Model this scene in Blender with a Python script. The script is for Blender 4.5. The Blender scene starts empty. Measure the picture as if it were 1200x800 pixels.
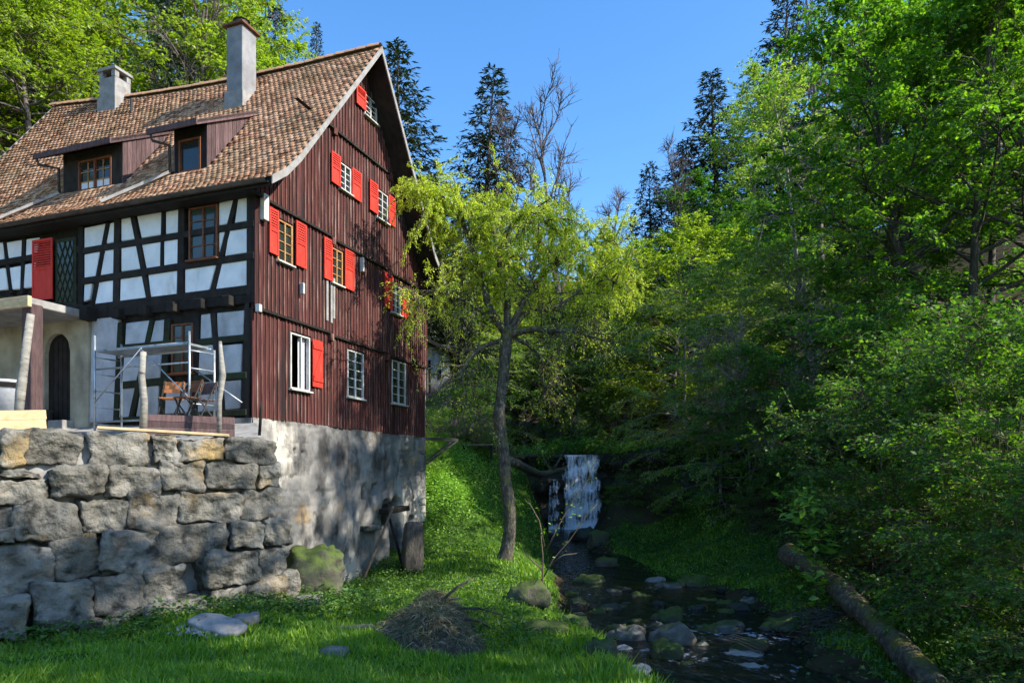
import bpy, math, random
import numpy as np
from mathutils import Vector, Matrix, noise as mnoise

# ---------------------------------------------------------------- camera, sky, sun, exposure
SC = bpy.context.scene
COL = SC.collection
FPX, HZ, EYE = 817.0, 558.0, 2.5            # focal length and horizon row of the 1200 px wide photograph, eye height
cam = bpy.data.cameras.new('camera'); camo = bpy.data.objects.new('camera', cam); COL.objects.link(camo)
camo.location = (0, 0, EYE); camo.rotation_euler = (math.radians(90), 0, 0)
cam.sensor_width = 36; cam.lens = 36 * FPX / 1200; cam.shift_y = (HZ - 400) / 1200
cam.clip_start = 0.05; cam.clip_end = 2000
SC.camera = camo
SUN_EL = math.radians(38.5); SUN_H = Vector((0.948, -0.318)).normalized()
world = bpy.data.worlds.new('World'); SC.world = world; world.use_nodes = True
wn = world.node_tree.nodes; wl = world.node_tree.links
sky = wn.new('ShaderNodeTexSky'); sky.sky_type = 'NISHITA'; sky.sun_disc = False
sky.sun_elevation = SUN_EL; sky.sun_rotation = math.atan2(SUN_H.x, SUN_H.y)
sky.air_density = 1.0; sky.dust_density = 0.6; sky.ozone_density = 3.0; sky.altitude = 600
hs = wn.new('ShaderNodeHueSaturation'); hs.inputs['Saturation'].default_value = 1.22; hs.inputs['Value'].default_value = 1.12
wl.new(sky.outputs[0], hs.inputs['Color']); wl.new(hs.outputs[0], wn['Background'].inputs[0]); wn['Background'].inputs[1].default_value = 0.15
sl = bpy.data.lights.new('sun', 'SUN'); sl.energy = 4.5; sl.angle = math.radians(0.53); sl.color = (1.0, 0.93, 0.80)
so = bpy.data.objects.new('sun', sl); COL.objects.link(so)
sd = Vector((SUN_H.x * math.cos(SUN_EL), SUN_H.y * math.cos(SUN_EL), math.sin(SUN_EL)))
so.rotation_euler = (-sd).to_track_quat('-Z', 'Y').to_euler(); so.location = (30, -5, 40)
SC.view_settings.view_transform = 'Standard'; SC.view_settings.look = 'None'
SC.view_settings.exposure = 1.08; SC.view_settings.gamma = 1.0; SC.view_settings.use_curve_mapping = False
cy = SC.cycles
cy.max_bounces = 5; cy.diffuse_bounces = 3; cy.glossy_bounces = 2; cy.transmission_bounces = 3
cy.use_adaptive_sampling = True; cy.adaptive_threshold = 0.03
cy.transparent_max_bounces = 4; cy.caustics_reflective = False; cy.caustics_refractive = False

R = random.Random(7); NR = np.random.default_rng(7)

# ---------------------------------------------------------------- helpers
def link(o, parent=None):
    COL.objects.link(o)
    if parent is not None: o.parent = parent
    return o
def tag(o, label=None, cat=None, group=None, kind=None):
    if label: o['label'] = label
    if cat: o['category'] = cat
    if group: o['group'] = group
    if kind: o['kind'] = kind
    return o
def thing(name, label, cat, loc=(0, 0, 0), rz=0.0, group=None):
    o = bpy.data.objects.new(name, None); o.empty_display_size = 0.2
    o.location = loc; o.rotation_euler = (0, 0, rz); link(o)
    return tag(o, label, cat, group)
def mesh_np(name, V, loops, totals, mat=None, smooth=False):
    V = np.asarray(V, np.float32); loops = np.asarray(loops, np.int32).ravel(); totals = np.asarray(totals, np.int32)
    me = bpy.data.meshes.new(name)
    me.vertices.add(len(V)); me.vertices.foreach_set('co', V.ravel())
    me.loops.add(len(loops)); me.loops.foreach_set('vertex_index', loops)
    me.polygons.add(len(totals)); st = np.concatenate([[0], np.cumsum(totals)[:-1]]).astype(np.int32)
    me.polygons.foreach_set('loop_start', st); me.polygons.foreach_set('loop_total', totals)
    if smooth: me.polygons.foreach_set('use_smooth', np.ones(len(totals), bool))
    me.update(calc_edges=True); me.validate()
    if mat: me.materials.append(mat)
    return me
class MB:
    """collects shapes, links them as one mesh object"""
    def __init__(s): s.v = []; s.f = []
    def poly(s, vs, fs):
        b = len(s.v); s.v += [tuple(v) for v in vs]; s.f += [tuple(i + b for i in f) for f in fs]; return s
    def box(s, x0, x1, y0, y1, z0, z1):
        if x0 > x1: x0, x1 = x1, x0
        if y0 > y1: y0, y1 = y1, y0
        if z0 > z1: z0, z1 = z1, z0
        return s.poly([(x0,y0,z0),(x1,y0,z0),(x1,y1,z0),(x0,y1,z0),(x0,y0,z1),(x1,y0,z1),(x1,y1,z1),(x0,y1,z1)],
                      [(0,3,2,1),(4,5,6,7),(0,1,5,4),(1,2,6,5),(2,3,7,6),(3,0,4,7)])
    def prism(s, pts, off):
        """pts: loop of 3D points, extruded by the vector off"""
        n = len(pts); o = Vector(off); p = [Vector(q) for q in pts]
        nrm = Vector((0, 0, 0))
        for i in range(n): nrm += p[i].cross(p[(i + 1) % n])
        if nrm.dot(o) > 0: p = p[::-1]
        return s.poly([*p, *[q + o for q in p]], [tuple(range(n)), tuple(range(2 * n - 1, n - 1, -1))] +
                      [(i, i + n, (i + 1) % n + n, (i + 1) % n) for i in range(n)])
    def beam(s, a, b, w, h, up=(0, 0, 1)):
        a = Vector(a); b = Vector(b); t = (b - a).normalized(); sd_ = t.cross(Vector(up))
        if sd_.length < 1e-4: sd_ = t.cross(Vector((1, 0, 0)))
        sd_.normalize(); u = sd_.cross(t)
        r = [sd_ * (w / 2 * i) + u * (h / 2 * j) for i, j in ((-1, -1), (1, -1), (1, 1), (-1, 1))]
        return s.poly([a + q for q in r] + [b + q for q in r], [(0,1,2,3),(7,6,5,4),(0,4,5,1),(1,5,6,2),(2,6,7,3),(3,7,4,0)])
    def tube(s, pts, rad, n=8, cap=True):
        pts = [Vector(p) for p in pts]; k = len(pts)
        if not hasattr(rad, '__len__'): rad = [rad] * k
        b = len(s.v); ref = Vector((0.31, 0.87, 0.38))
        for i, p in enumerate(pts):
            t = (pts[min(i + 1, k - 1)] - pts[max(i - 1, 0)]).normalized()
            x = t.cross(ref).normalized(); y = t.cross(x)
            for j in range(n):
                a = 2 * math.pi * j / n; s.v.append(tuple(p + (x * math.cos(a) + y * math.sin(a)) * rad[i]))
        for i in range(k - 1):
            for j in range(n):
                s.f.append((b + i * n + j, b + i * n + (j + 1) % n, b + (i + 1) * n + (j + 1) % n, b + (i + 1) * n + j))
        if cap: s.f.append(tuple(b + j for j in range(n))[::-1]); s.f.append(tuple(b + (k - 1) * n + j for j in range(n)))
        return s
    def mesh(s, name, mat=None, smooth=False):
        me = bpy.data.meshes.new(name); me.from_pydata(s.v, [], s.f); me.update()
        if mat: me.materials.append(mat)
        if smooth: me.polygons.foreach_set('use_smooth', [True] * len(me.polygons))
        return me
    def build(s, name, mat=None, parent=None, smooth=False, bevel=0):
        o = bpy.data.objects.new(name, s.mesh(name, mat, smooth)); link(o, parent)
        if bevel:
            m = o.modifiers.new('bevel', 'BEVEL'); m.width = bevel; m.segments = 1; m.limit_method = 'ANGLE'
        return o
def obj(name, me, parent=None): return link(bpy.data.objects.new(name, me), parent)
def dup_tree(root, loc, rz, sc, label=None, group=None):
    r = root.copy(); COL.objects.link(r); r.location = loc; r.rotation_euler = (0, 0, rz); r.scale = sc
    if label: r['label'] = label
    if group: r['group'] = group
    for ch in list(root.children):
        c = ch.copy(); COL.objects.link(c); c.parent = r
    return r
def frac(p, sc=1.0, oc=4): return mnoise.fractal(Vector(p) * sc, 0.9, 2.0, oc)

# ---------------------------------------------------------------- materials
def ramp_set(rp, stops):
    e = rp.color_ramp.elements
    while len(e) > 1: e.remove(e[-1])
    e[0].position = stops[0][0]; e[0].color = (*stops[0][1], 1)
    for p, c in stops[1:]:
        q = e.new(p); q.color = (*c, 1)
def material(name, stops, scale=4.0, stretch=(1, 1, 1), rough=0.85, bump=0.3, bscale=25.0, bstretch=None, coord='pos', rnd=0.0,
             layers=(), spec=0.3, detail=8.0, bdist=0.02, metallic=0.0):
    """noise ramp base, per-object value change rnd, layers = (colour, noise scale, lo, hi, upfacing 0/1, stretch)"""
    m = bpy.data.materials.new(name); m.use_nodes = True; nt = m.node_tree; n = nt.nodes; l = nt.links
    b = n['Principled BSDF']; b.inputs['Roughness'].default_value = rough; b.inputs['Specular IOR Level'].default_value = spec
    b.inputs['Metallic'].default_value = metallic
    if coord == 'pos': src = n.new('ShaderNodeNewGeometry').outputs['Position']
    else: src = n.new('ShaderNodeTexCoord').outputs['Object']
    info = n.new('ShaderNodeObjectInfo')
    def nz(sc, st, det=detail, w=0.55):
        mp = n.new('ShaderNodeMapping'); mp.inputs['Scale'].default_value = st; l.new(src, mp.inputs[0])
        if coord != 'pos':
            ad = n.new('ShaderNodeVectorMath'); ad.operation = 'ADD'; sm = n.new('ShaderNodeMath'); sm.operation = 'MULTIPLY'
            l.new(info.outputs['Random'], sm.inputs[0]); sm.inputs[1].default_value = 57.0
            l.new(mp.outputs[0], ad.inputs[0]); l.new(sm.outputs[0], ad.inputs[1]); vec = ad.outputs[0]
        else: vec = mp.outputs[0]
        t = n.new('ShaderNodeTexNoise'); t.inputs['Scale'].default_value = sc; t.inputs['Detail'].default_value = det
        t.inputs['Roughness'].default_value = w; l.new(vec, t.inputs['Vector']); return t.outputs['Fac']
    rp = n.new('ShaderNodeValToRGB'); ramp_set(rp, stops); l.new(nz(scale, stretch), rp.inputs[0]); colr = rp.outputs[0]
    for (c, sc, lo, hi, up, st) in layers:
        mr = n.new('ShaderNodeMapRange'); mr.inputs['From Min'].default_value = lo; mr.inputs['From Max'].default_value = hi
        v = nz(sc, st)
        if up:
            g = n.new('ShaderNodeNewGeometry'); sp = n.new('ShaderNodeSeparateXYZ'); l.new(g.outputs['Normal'], sp.inputs[0])
            mu = n.new('ShaderNodeMath'); mu.operation = 'MULTIPLY_ADD'; l.new(sp.outputs[2], mu.inputs[0]); mu.inputs[1].default_value = up; l.new(v, mu.inputs[2]); v = mu.outputs[0]
        l.new(v, mr.inputs['Value']); mx = n.new('ShaderNodeMix'); mx.data_type = 'RGBA'
        l.new(mr.outputs[0], mx.inputs[0]); l.new(colr, mx.inputs[6]); mx.inputs[7].default_value = (*c, 1); colr = mx.outputs[2]
    if rnd:
        h = n.new('ShaderNodeHueSaturation'); mr = n.new('ShaderNodeMapRange'); mr.inputs['To Min'].default_value = 1 - rnd; mr.inputs['To Max'].default_value = 1 + rnd
        l.new(info.outputs['Random'], mr.inputs['Value']); l.new(mr.outputs[0], h.inputs['Value']); l.new(colr, h.inputs['Color']); colr = h.outputs[0]
    l.new(colr, b.inputs['Base Color'])
    if bump:
        bp = n.new('ShaderNodeBump'); bp.inputs['Strength'].default_value = bump; bp.inputs['Distance'].default_value = bdist
        l.new(nz(bscale, bstretch or stretch), bp.inputs['Height']); l.new(bp.outputs[0], b.inputs['Normal'])
    return m
def leaf_material(name, stops, trans=0.45, tcol=None, rough=0.6, gloss=0.03, rnd=0.15):
    m = bpy.data.materials.new(name); m.use_nodes = True; nt = m.node_tree; n = nt.nodes; l = nt.links
    n.remove(n['Principled BSDF']); out = n['Material Output']
    g = n.new('ShaderNodeNewGeometry'); rp = n.new('ShaderNodeValToRGB'); ramp_set(rp, stops); l.new(g.outputs['Random Per Island'], rp.inputs[0])
    info = n.new('ShaderNodeObjectInfo'); h = n.new('ShaderNodeHueSaturation'); mr = n.new('ShaderNodeMapRange')
    mr.inputs['To Min'].default_value = 1 - rnd; mr.inputs['To Max'].default_value = 1 + rnd
    l.new(info.outputs['Random'], mr.inputs['Value']); l.new(mr.outputs[0], h.inputs['Value']); l.new(rp.outputs[0], h.inputs['Color'])
    d = n.new('ShaderNodeBsdfDiffuse'); t = n.new('ShaderNodeBsdfTranslucent'); mx = n.new('ShaderNodeMixShader'); mx.inputs[0].default_value = trans
    l.new(h.outputs[0], d.inputs[0])
    gm = n.new('ShaderNodeMix'); gm.data_type = 'RGBA'; gm.blend_type = 'MULTIPLY'; gm.inputs[0].default_value = 1
    l.new(h.outputs[0], gm.inputs[6]); gm.inputs[7].default_value = (*(tcol or (1.5, 1.6, 0.7)), 1); l.new(gm.outputs[2], t.inputs[0])
    l.new(d.outputs[0], mx.inputs[1]); l.new(t.outputs[0], mx.inputs[2])
    gl = n.new('ShaderNodeBsdfGlossy'); gl.inputs['Roughness'].default_value = rough; gl.inputs['Color'].default_value = (1, 1, 1, 1)
    m2 = n.new('ShaderNodeMixShader'); m2.inputs[0].default_value = gloss; l.new(mx.outputs[0], m2.inputs[1]); l.new(gl.outputs[0], m2.inputs[2])
    l.new(m2.outputs[0], out.inputs[0]); return m
def glass_material(name, col=(0.015, 0.02, 0.02), rough=0.06):
    m = material(name, [(0.3, col), (0.8, tuple(c * 1.6 for c in col))], scale=2.0, rough=rough, bump=0.06, bscale=3.0, spec=0.6); return m

MT = {}
MT['red_board'] = material('red_board', [(0.3, (0.014, 0.007, 0.007)), (0.5, (0.055, 0.014, 0.013)), (0.75, (0.10, 0.033, 0.028))], scale=3.0, stretch=(6, 6, 0.45), bump=0.5, bscale=9, bstretch=(9, 9, 0.6), rnd=0.4,
    layers=[((0.014, 0.010, 0.010), 1.1, 0.5, 0.72, 0, (1, 1, 0.35)), ((0.20, 0.12, 0.10), 5.0, 0.62, 0.85, 0, (5, 5, 0.25))], rough=0.8)
MT['batten'] = material('batten', [(0.3, (0.035, 0.012, 0.011)), (0.7, (0.15, 0.05, 0.04))], scale=3.0, stretch=(6, 6, 0.5), bump=0.4, bscale=12, layers=[((0.30, 0.20, 0.17), 3.0, 0.52, 0.75, 0, (3, 3, 0.3))])
MT['timber'] = material('timber', [(0.3, (0.008, 0.007, 0.006)), (0.7, (0.026, 0.021, 0.017))], scale=6, stretch=(1, 1, 0.6), bump=0.5, bscale=20, rnd=0.35)
MT['timber_mossy'] = material('timber_mossy', [(0.3, (0.012, 0.012, 0.008)), (0.7, (0.03, 0.035, 0.016))], scale=5, bump=0.5, bscale=20, rnd=0.3, layers=[((0.022, 0.036, 0.012), 1.6, 0.50, 0.68, 0, (1, 1, 1))])
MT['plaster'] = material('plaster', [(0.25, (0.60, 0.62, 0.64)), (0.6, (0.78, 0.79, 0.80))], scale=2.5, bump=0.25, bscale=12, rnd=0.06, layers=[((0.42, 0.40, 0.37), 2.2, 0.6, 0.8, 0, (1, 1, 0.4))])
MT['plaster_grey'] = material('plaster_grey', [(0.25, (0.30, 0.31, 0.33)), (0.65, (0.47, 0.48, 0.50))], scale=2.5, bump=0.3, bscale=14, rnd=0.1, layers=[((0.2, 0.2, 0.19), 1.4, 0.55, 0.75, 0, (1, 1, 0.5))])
MT['render_cream'] = material('render_cream', [(0.25, (0.22, 0.19, 0.13)), (0.65, (0.42, 0.38, 0.28))], scale=2, bump=0.4, bscale=10, layers=[((0.12, 0.10, 0.08), 1.2, 0.5, 0.75, 0, (1, 1, 0.5))])
MT['tile'] = None
MT['shutter'] = material('shutter', [(0.3, (0.50, 0.028, 0.018)), (0.7, (0.62, 0.05, 0.03))], scale=4, stretch=(2, 2, 0.6), rough=0.55, bump=0.2, bscale=20, rnd=0.12, layers=[((0.4, 0.12, 0.08), 3, 0.62, 0.8, 0, (2, 2, 0.4))])
MT['frame_white'] = material('frame_white', [(0.3, (0.36, 0.355, 0.34)), (0.7, (0.54, 0.53, 0.51))], scale=5, bump=0.15, bscale=30, rough=0.6, layers=[((0.25, 0.22, 0.18), 6, 0.6, 0.75, 0, (1, 1, 1))])
MT['frame_brown'] = material('frame_brown', [(0.3, (0.10, 0.035, 0.015)), (0.7, (0.19, 0.07, 0.03))], scale=6, bump=0.2, bscale=30, rough=0.55)
MT['frame_ochre'] = material('frame_ochre', [(0.3, (0.28, 0.14, 0.05)), (0.7, (0.42, 0.24, 0.10))], scale=6, bump=0.2, bscale=30, rough=0.6)
MT['glass'] = glass_material('glass')
MT['glass_far'] = glass_material('glass_lattice', (0.03, 0.04, 0.03), 0.12)
MT['dark'] = material('dark', [(0.3, (0.006, 0.006, 0.006)), (0.7, (0.015, 0.013, 0.012))], bump=0)
MT['curtain'] = material('curtain', [(0.3, (0.55, 0.56, 0.60)), (0.7, (0.75, 0.75, 0.78))], scale=6, stretch=(5, 5, 0.3), bump=0.4, bscale=8, bstretch=(6, 6, 0.2))
MT['concrete'] = material('concrete', [(0.3, (0.20, 0.19, 0.18)), (0.7, (0.34, 0.33, 0.31))], scale=4, bump=0.3, bscale=30, layers=[((0.10, 0.09, 0.08), 2, 0.55, 0.75, 0, (1, 1, 0.6))])
MT['chimney_grey'] = material('chimney_grey', [(0.3, (0.16, 0.16, 0.165)), (0.7, (0.27, 0.27, 0.275))], scale=3, bump=0.3, bscale=20)
MT['verge'] = material('verge', [(0.3, (0.19, 0.18, 0.17)), (0.7, (0.32, 0.31, 0.30))], scale=4, bump=0.2, bscale=25)
MT['pale_wood'] = material('pale_wood', [(0.3, (0.42, 0.30, 0.16)), (0.7, (0.60, 0.46, 0.27))], scale=3, stretch=(2, 2, 6), bump=0.2, bscale=30)
MT['grey_wood'] = material('grey_wood', [(0.3, (0.10, 0.085, 0.075)), (0.7, (0.22, 0.19, 0.165))], scale=5, stretch=(4, 4, 0.6), bump=0.5, bscale=15, coord='obj', rnd=0.2)
MT['purple_wood'] = material('purple_wood', [(0.3, (0.06, 0.035, 0.035)), (0.7, (0.13, 0.08, 0.08))], scale=5, stretch=(4, 4, 0.6), bump=0.4, bscale=15, rnd=0.3)
MT['steel'] = material('steel', [(0.3, (0.28, 0.31, 0.33)), (0.7, (0.42, 0.45, 0.47))], scale=8, bump=0.05, rough=0.42, spec=0.5, metallic=0.6, layers=[((0.12, 0.16, 0.14), 5, 0.58, 0.7, 0, (1, 1, 1))])
MT['metal_dark'] = material('metal_dark', [(0.3, (0.02, 0.02, 0.02)), (0.7, (0.05, 0.045, 0.04))], rough=0.5, bump=0.1)
MT['zinc'] = material('zinc', [(0.3, (0.05, 0.04, 0.035)), (0.7, (0.11, 0.09, 0.08))], rough=0.5, bump=0.1, metallic=0.4)
MT['chair_wood'] = material('chair_wood', [(0.3, (0.35, 0.12, 0.035)), (0.7, (0.5, 0.2, 0.07))], rough=0.5, bump=0.1)
MT['wall_stone'] = material('wall_stone', [(0.25, (0.055, 0.052, 0.045)), (0.48, (0.15, 0.14, 0.118)), (0.75, (0.27, 0.25, 0.215))], scale=3.2, bump=1.0, bscale=8, bdist=0.09, coord='obj', rnd=0.22, detail=10,
    layers=[((0.028, 0.027, 0.023), 3.4, 0.52, 0.66, 0, (1, 1, 1)), ((0.28, 0.19, 0.075), 0.9, 0.58, 0.74, 0, (1, 1, 1)), ((0.07, 0.085, 0.03), 2.5, 1.02, 1.30, 0.55, (1, 1, 1))])
MT['rock'] = material('rock', [(0.25, (0.045, 0.042, 0.036)), (0.5, (0.13, 0.12, 0.10)), (0.75, (0.24, 0.225, 0.20))], scale=3, bump=0.8, bscale=10, bdist=0.04, coord='obj', rnd=0.3,
    layers=[((0.05, 0.075, 0.016), 2.0, 0.85, 1.05, 0.5, (1, 1, 1))], rough=0.6)
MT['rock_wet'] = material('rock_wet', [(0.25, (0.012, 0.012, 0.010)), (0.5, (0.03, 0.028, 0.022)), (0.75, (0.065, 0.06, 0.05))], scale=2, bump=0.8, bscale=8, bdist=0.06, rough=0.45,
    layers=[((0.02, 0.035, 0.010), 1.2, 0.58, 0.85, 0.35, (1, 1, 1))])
MT['rock_mossy'] = material('rock_mossy', [(0.25, (0.03, 0.03, 0.02)), (0.6, (0.10, 0.095, 0.07))], scale=3, bump=0.8, bscale=10, bdist=0.04, coord='obj', rnd=0.3,
    layers=[((0.065, 0.095, 0.018), 2.2, 0.45, 0.75, 0.35, (1, 1, 1))], rough=0.8)
MT['rock_pale'] = material('rock_pale', [(0.25, (0.13, 0.125, 0.115)), (0.6, (0.28, 0.27, 0.255))], scale=4, bump=0.7, bscale=10, bdist=0.03, coord='obj', rnd=0.2, rough=0.7)
MT['bark'] = material('bark', [(0.3, (0.035, 0.03, 0.025)), (0.7, (0.12, 0.105, 0.085))], scale=5, stretch=(3, 3, 0.7), bump=0.9, bscale=12, bdist=0.04, coord='obj', rough=0.9)
MT['bark_mossy'] = material('bark_mossy', [(0.3, (0.03, 0.026, 0.02)), (0.55, (0.10, 0.09, 0.07)), (0.72, (0.22, 0.20, 0.165))], scale=6, stretch=(2.0, 2.0, 1.0), bump=1.0, bscale=10, bdist=0.05, coord='obj', rough=0.9,
    layers=[((0.11, 0.12, 0.025), 1.8, 0.56, 0.74, 0.16, (1, 1, 1))])
MT['log'] = material('log', [(0.3, (0.035, 0.028, 0.02)), (0.5, (0.10, 0.08, 0.055)), (0.72, (0.20, 0.165, 0.12))], scale=5, stretch=(1.6, 1.6, 1.6), bump=1.0, bscale=9, bdist=0.06, coord='obj', rough=0.9,
    layers=[((0.12, 0.11, 0.02), 1.6, 0.62, 0.80, 0.24, (1, 1, 1))])
MT['bark_pale'] = material('bark_pale', [(0.3, (0.16, 0.15, 0.13)), (0.7, (0.34, 0.32, 0.28))], scale=4, stretch=(1, 1, 3), bump=0.4, bscale=12, coord='obj', rough=0.85, layers=[((0.05, 0.045, 0.04), 4, 0.6, 0.7, 0, (1, 1, 4))])
MT['bark_grey'] = material('bark_grey', [(0.3, (0.07, 0.055, 0.05)), (0.7, (0.17, 0.14, 0.125))], scale=4, stretch=(1, 1, 0.6), bump=0.5, bscale=10, coord='obj', rough=0.9)
MT['twig'] = material('twig', [(0.3, (0.06, 0.045, 0.03)), (0.7, (0.15, 0.115, 0.08))], scale=6, bump=0.2, coord='obj')
MT['hay'] = leaf_material('hay', [(0.0, (0.06, 0.05, 0.03)), (0.4, (0.16, 0.14, 0.085)), (0.7, (0.13, 0.15, 0.06)), (1.0, (0.34, 0.30, 0.21))], trans=0.15, gloss=0.02)
MT['gravel'] = material('gravel', [(0.3, (0.2, 0.2, 0.2)), (0.7, (0.45, 0.45, 0.46))], scale=8, coord='obj', rnd=0.3)
MT['leaf_beech'] = leaf_material('leaf_beech', [(0.0, (0.06, 0.16, 0.010)), (0.5, (0.115, 0.26, 0.014)), (1.0, (0.21, 0.36, 0.022))], trans=0.55)
MT['leaf_deep'] = leaf_material('leaf_deep', [(0.0, (0.04, 0.12, 0.012)), (0.5, (0.075, 0.20, 0.016)), (1.0, (0.14, 0.29, 0.022))], trans=0.5)
MT['leaf_spring'] = leaf_material('leaf_spring', [(0.0, (0.14, 0.23, 0.014)), (0.5, (0.23, 0.33, 0.02)), (1.0, (0.34, 0.42, 0.035))], trans=0.5)
MT['leaf_lime'] = leaf_material('leaf_lime', [(0.0, (0.28, 0.36, 0.018)), (0.5, (0.40, 0.49, 0.03)), (1.0, (0.52, 0.58, 0.06))], trans=0.5)
MT['leaf_pale'] = leaf_material('leaf_pale', [(0.0, (0.14, 0.23, 0.025)), (0.5, (0.23, 0.35, 0.04)), (1.0, (0.34, 0.45, 0.07))], trans=0.5)
MT['leaf_shrub'] = leaf_material('leaf_shrub', [(0.0, (0.045, 0.13, 0.012)), (0.6, (0.09, 0.22, 0.02)), (1.0, (0.16, 0.31, 0.03))], trans=0.5)
MT['needle'] = leaf_material('needle', [(0.0, (0.010, 0.022, 0.010)), (0.6, (0.022, 0.042, 0.016)), (1.0, (0.045, 0.07, 0.022))], trans=0.15, gloss=0.05)
MT['needle_olive'] = leaf_material('needle_olive', [(0.0, (0.022, 0.034, 0.010)), (0.6, (0.05, 0.065, 0.018)), (1.0, (0.085, 0.095, 0.028))], trans=0.2, gloss=0.04)
MT['ivy'] = leaf_material('ivy', [(0.0, (0.018, 0.045, 0.012)), (0.6, (0.04, 0.085, 0.02)), (1.0, (0.075, 0.13, 0.03))], trans=0.2, gloss=0.1)
MT['grass'] = leaf_material('grass', [(0.0, (0.07, 0.18, 0.010)), (0.5, (0.15, 0.30, 0.014)), (1.0, (0.26, 0.40, 0.022))], trans=0.45, rnd=0.05)
MT['herb'] = leaf_material('herb', [(0.0, (0.03, 0.09, 0.014)), (0.6, (0.065, 0.155, 0.02)), (1.0, (0.13, 0.22, 0.03))], trans=0.35, rnd=0.1)
MT['herb_bright'] = leaf_material('herb_bright', [(0.0, (0.14, 0.30, 0.03)), (0.6, (0.22, 0.42, 0.05)), (1.0, (0.30, 0.50, 0.08))], trans=0.4, rnd=0.1)

def ground_material():
    m = bpy.data.materials.new('ground'); m.use_nodes = True; nt = m.node_tree; n = nt.nodes; l = nt.links
    b = n['Principled BSDF']; b.inputs['Roughness'].default_value = 0.95; b.inputs['Specular IOR Level'].default_value = 0.1
    g = n.new('ShaderNodeNewGeometry'); att = n.new('ShaderNodeAttribute'); att.attribute_name = 'grassy'
    def nz(s, d=8):
        t = n.new('ShaderNodeTexNoise'); t.inputs['Scale'].default_value = s; t.inputs['Detail'].default_value = d; t.inputs['Roughness'].default_value = 0.6
        l.new(g.outputs['Position'], t.inputs['Vector']); return t.outputs['Fac']
    r1 = n.new('ShaderNodeValToRGB'); ramp_set(r1, [(0.3, (0.022, 0.017, 0.011)), (0.5, (0.055, 0.04, 0.024)), (0.62, (0.04, 0.05, 0.016)), (0.75, (0.09, 0.065, 0.04))]); l.new(nz(1.1), r1.inputs[0])
    r2 = n.new('ShaderNodeValToRGB'); ramp_set(r2, [(0.3, (0.022, 0.05, 0.010)), (0.5, (0.04, 0.09, 0.012)), (0.72, (0.075, 0.13, 0.018)), (0.82, (0.07, 0.06, 0.03))]); l.new(nz(1.6), r2.inputs[0])
    ad = n.new('ShaderNodeMath'); ad.operation = 'MULTIPLY_ADD'; l.new(nz(0.9), ad.inputs[0]); ad.inputs[1].default_value = 0.9; l.new(att.outputs['Fac'], ad.inputs[2])
    mr = n.new('ShaderNodeMapRange'); mr.inputs['From Min'].default_value = 0.75; mr.inputs['From Max'].default_value = 1.0; l.new(ad.outputs[0], mr.inputs['Value'])
    mx = n.new('ShaderNodeMix'); mx.data_type = 'RGBA'; l.new(mr.outputs[0], mx.inputs[0]); l.new(r1.outputs[0], mx.inputs[6]); l.new(r2.outputs[0], mx.inputs[7])
    l.new(mx.outputs[2], b.inputs['Base Color'])
    bp = n.new('ShaderNodeBump'); bp.inputs['Strength'].default_value = 0.8; bp.inputs['Distance'].default_value = 0.08; l.new(nz(7), bp.inputs['Height']); l.new(bp.outputs[0], b.inputs['Normal'])
    return m
def tile_material():
    m = bpy.data.materials.new('tile'); m.use_nodes = True; nt = m.node_tree; n = nt.nodes; l = nt.links
    b = n['Principled BSDF']; b.inputs['Roughness'].default_value = 0.85; b.inputs['Specular IOR Level'].default_value = 0.25
    g = n.new('ShaderNodeNewGeometry'); rp = n.new('ShaderNodeValToRGB')
    ramp_set(rp, [(0.0, (0.20, 0.095, 0.055)), (0.3, (0.38, 0.20, 0.115)), (0.65, (0.48, 0.275, 0.165)), (0.9, (0.54, 0.34, 0.215)), (1.0, (0.28, 0.19, 0.125))]); l.new(g.outputs['Random Per Island'], rp.inputs[0])
    t = n.new('ShaderNodeTexNoise'); t.inputs['Scale'].default_value = 0.9; t.inputs['Detail'].default_value = 8; l.new(g.outputs['Position'], t.inputs['Vector'])
    mr = n.new('ShaderNodeMapRange'); mr.inputs['From Min'].default_value = 0.48; mr.inputs['From Max'].default_value = 0.75; mr.inputs['To Max'].default_value = 0.6; l.new(t.outputs['Fac'], mr.inputs['Value'])
    mx = n.new('ShaderNodeMix'); mx.data_type = 'RGBA'; l.new(mr.outputs[0], mx.inputs[0]); l.new(rp.outputs[0], mx.inputs[6]); mx.inputs[7].default_value = (0.13, 0.105, 0.045, 1)
    l.new(mx.outputs[2], b.inputs['Base Color'])
    t2 = n.new('ShaderNodeTexNoise'); t2.inputs['Scale'].default_value = 40; l.new(g.outputs['Position'], t2.inputs['Vector'])
    bp = n.new('ShaderNodeBump'); bp.inputs['Strength'].default_value = 0.3; bp.inputs['Distance'].default_value = 0.01; l.new(t2.outputs['Fac'], bp.inputs['Height']); l.new(bp.outputs[0], b.inputs['Normal'])
    return m
MT['tile'] = tile_material(); MT['ground'] = ground_material()
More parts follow.
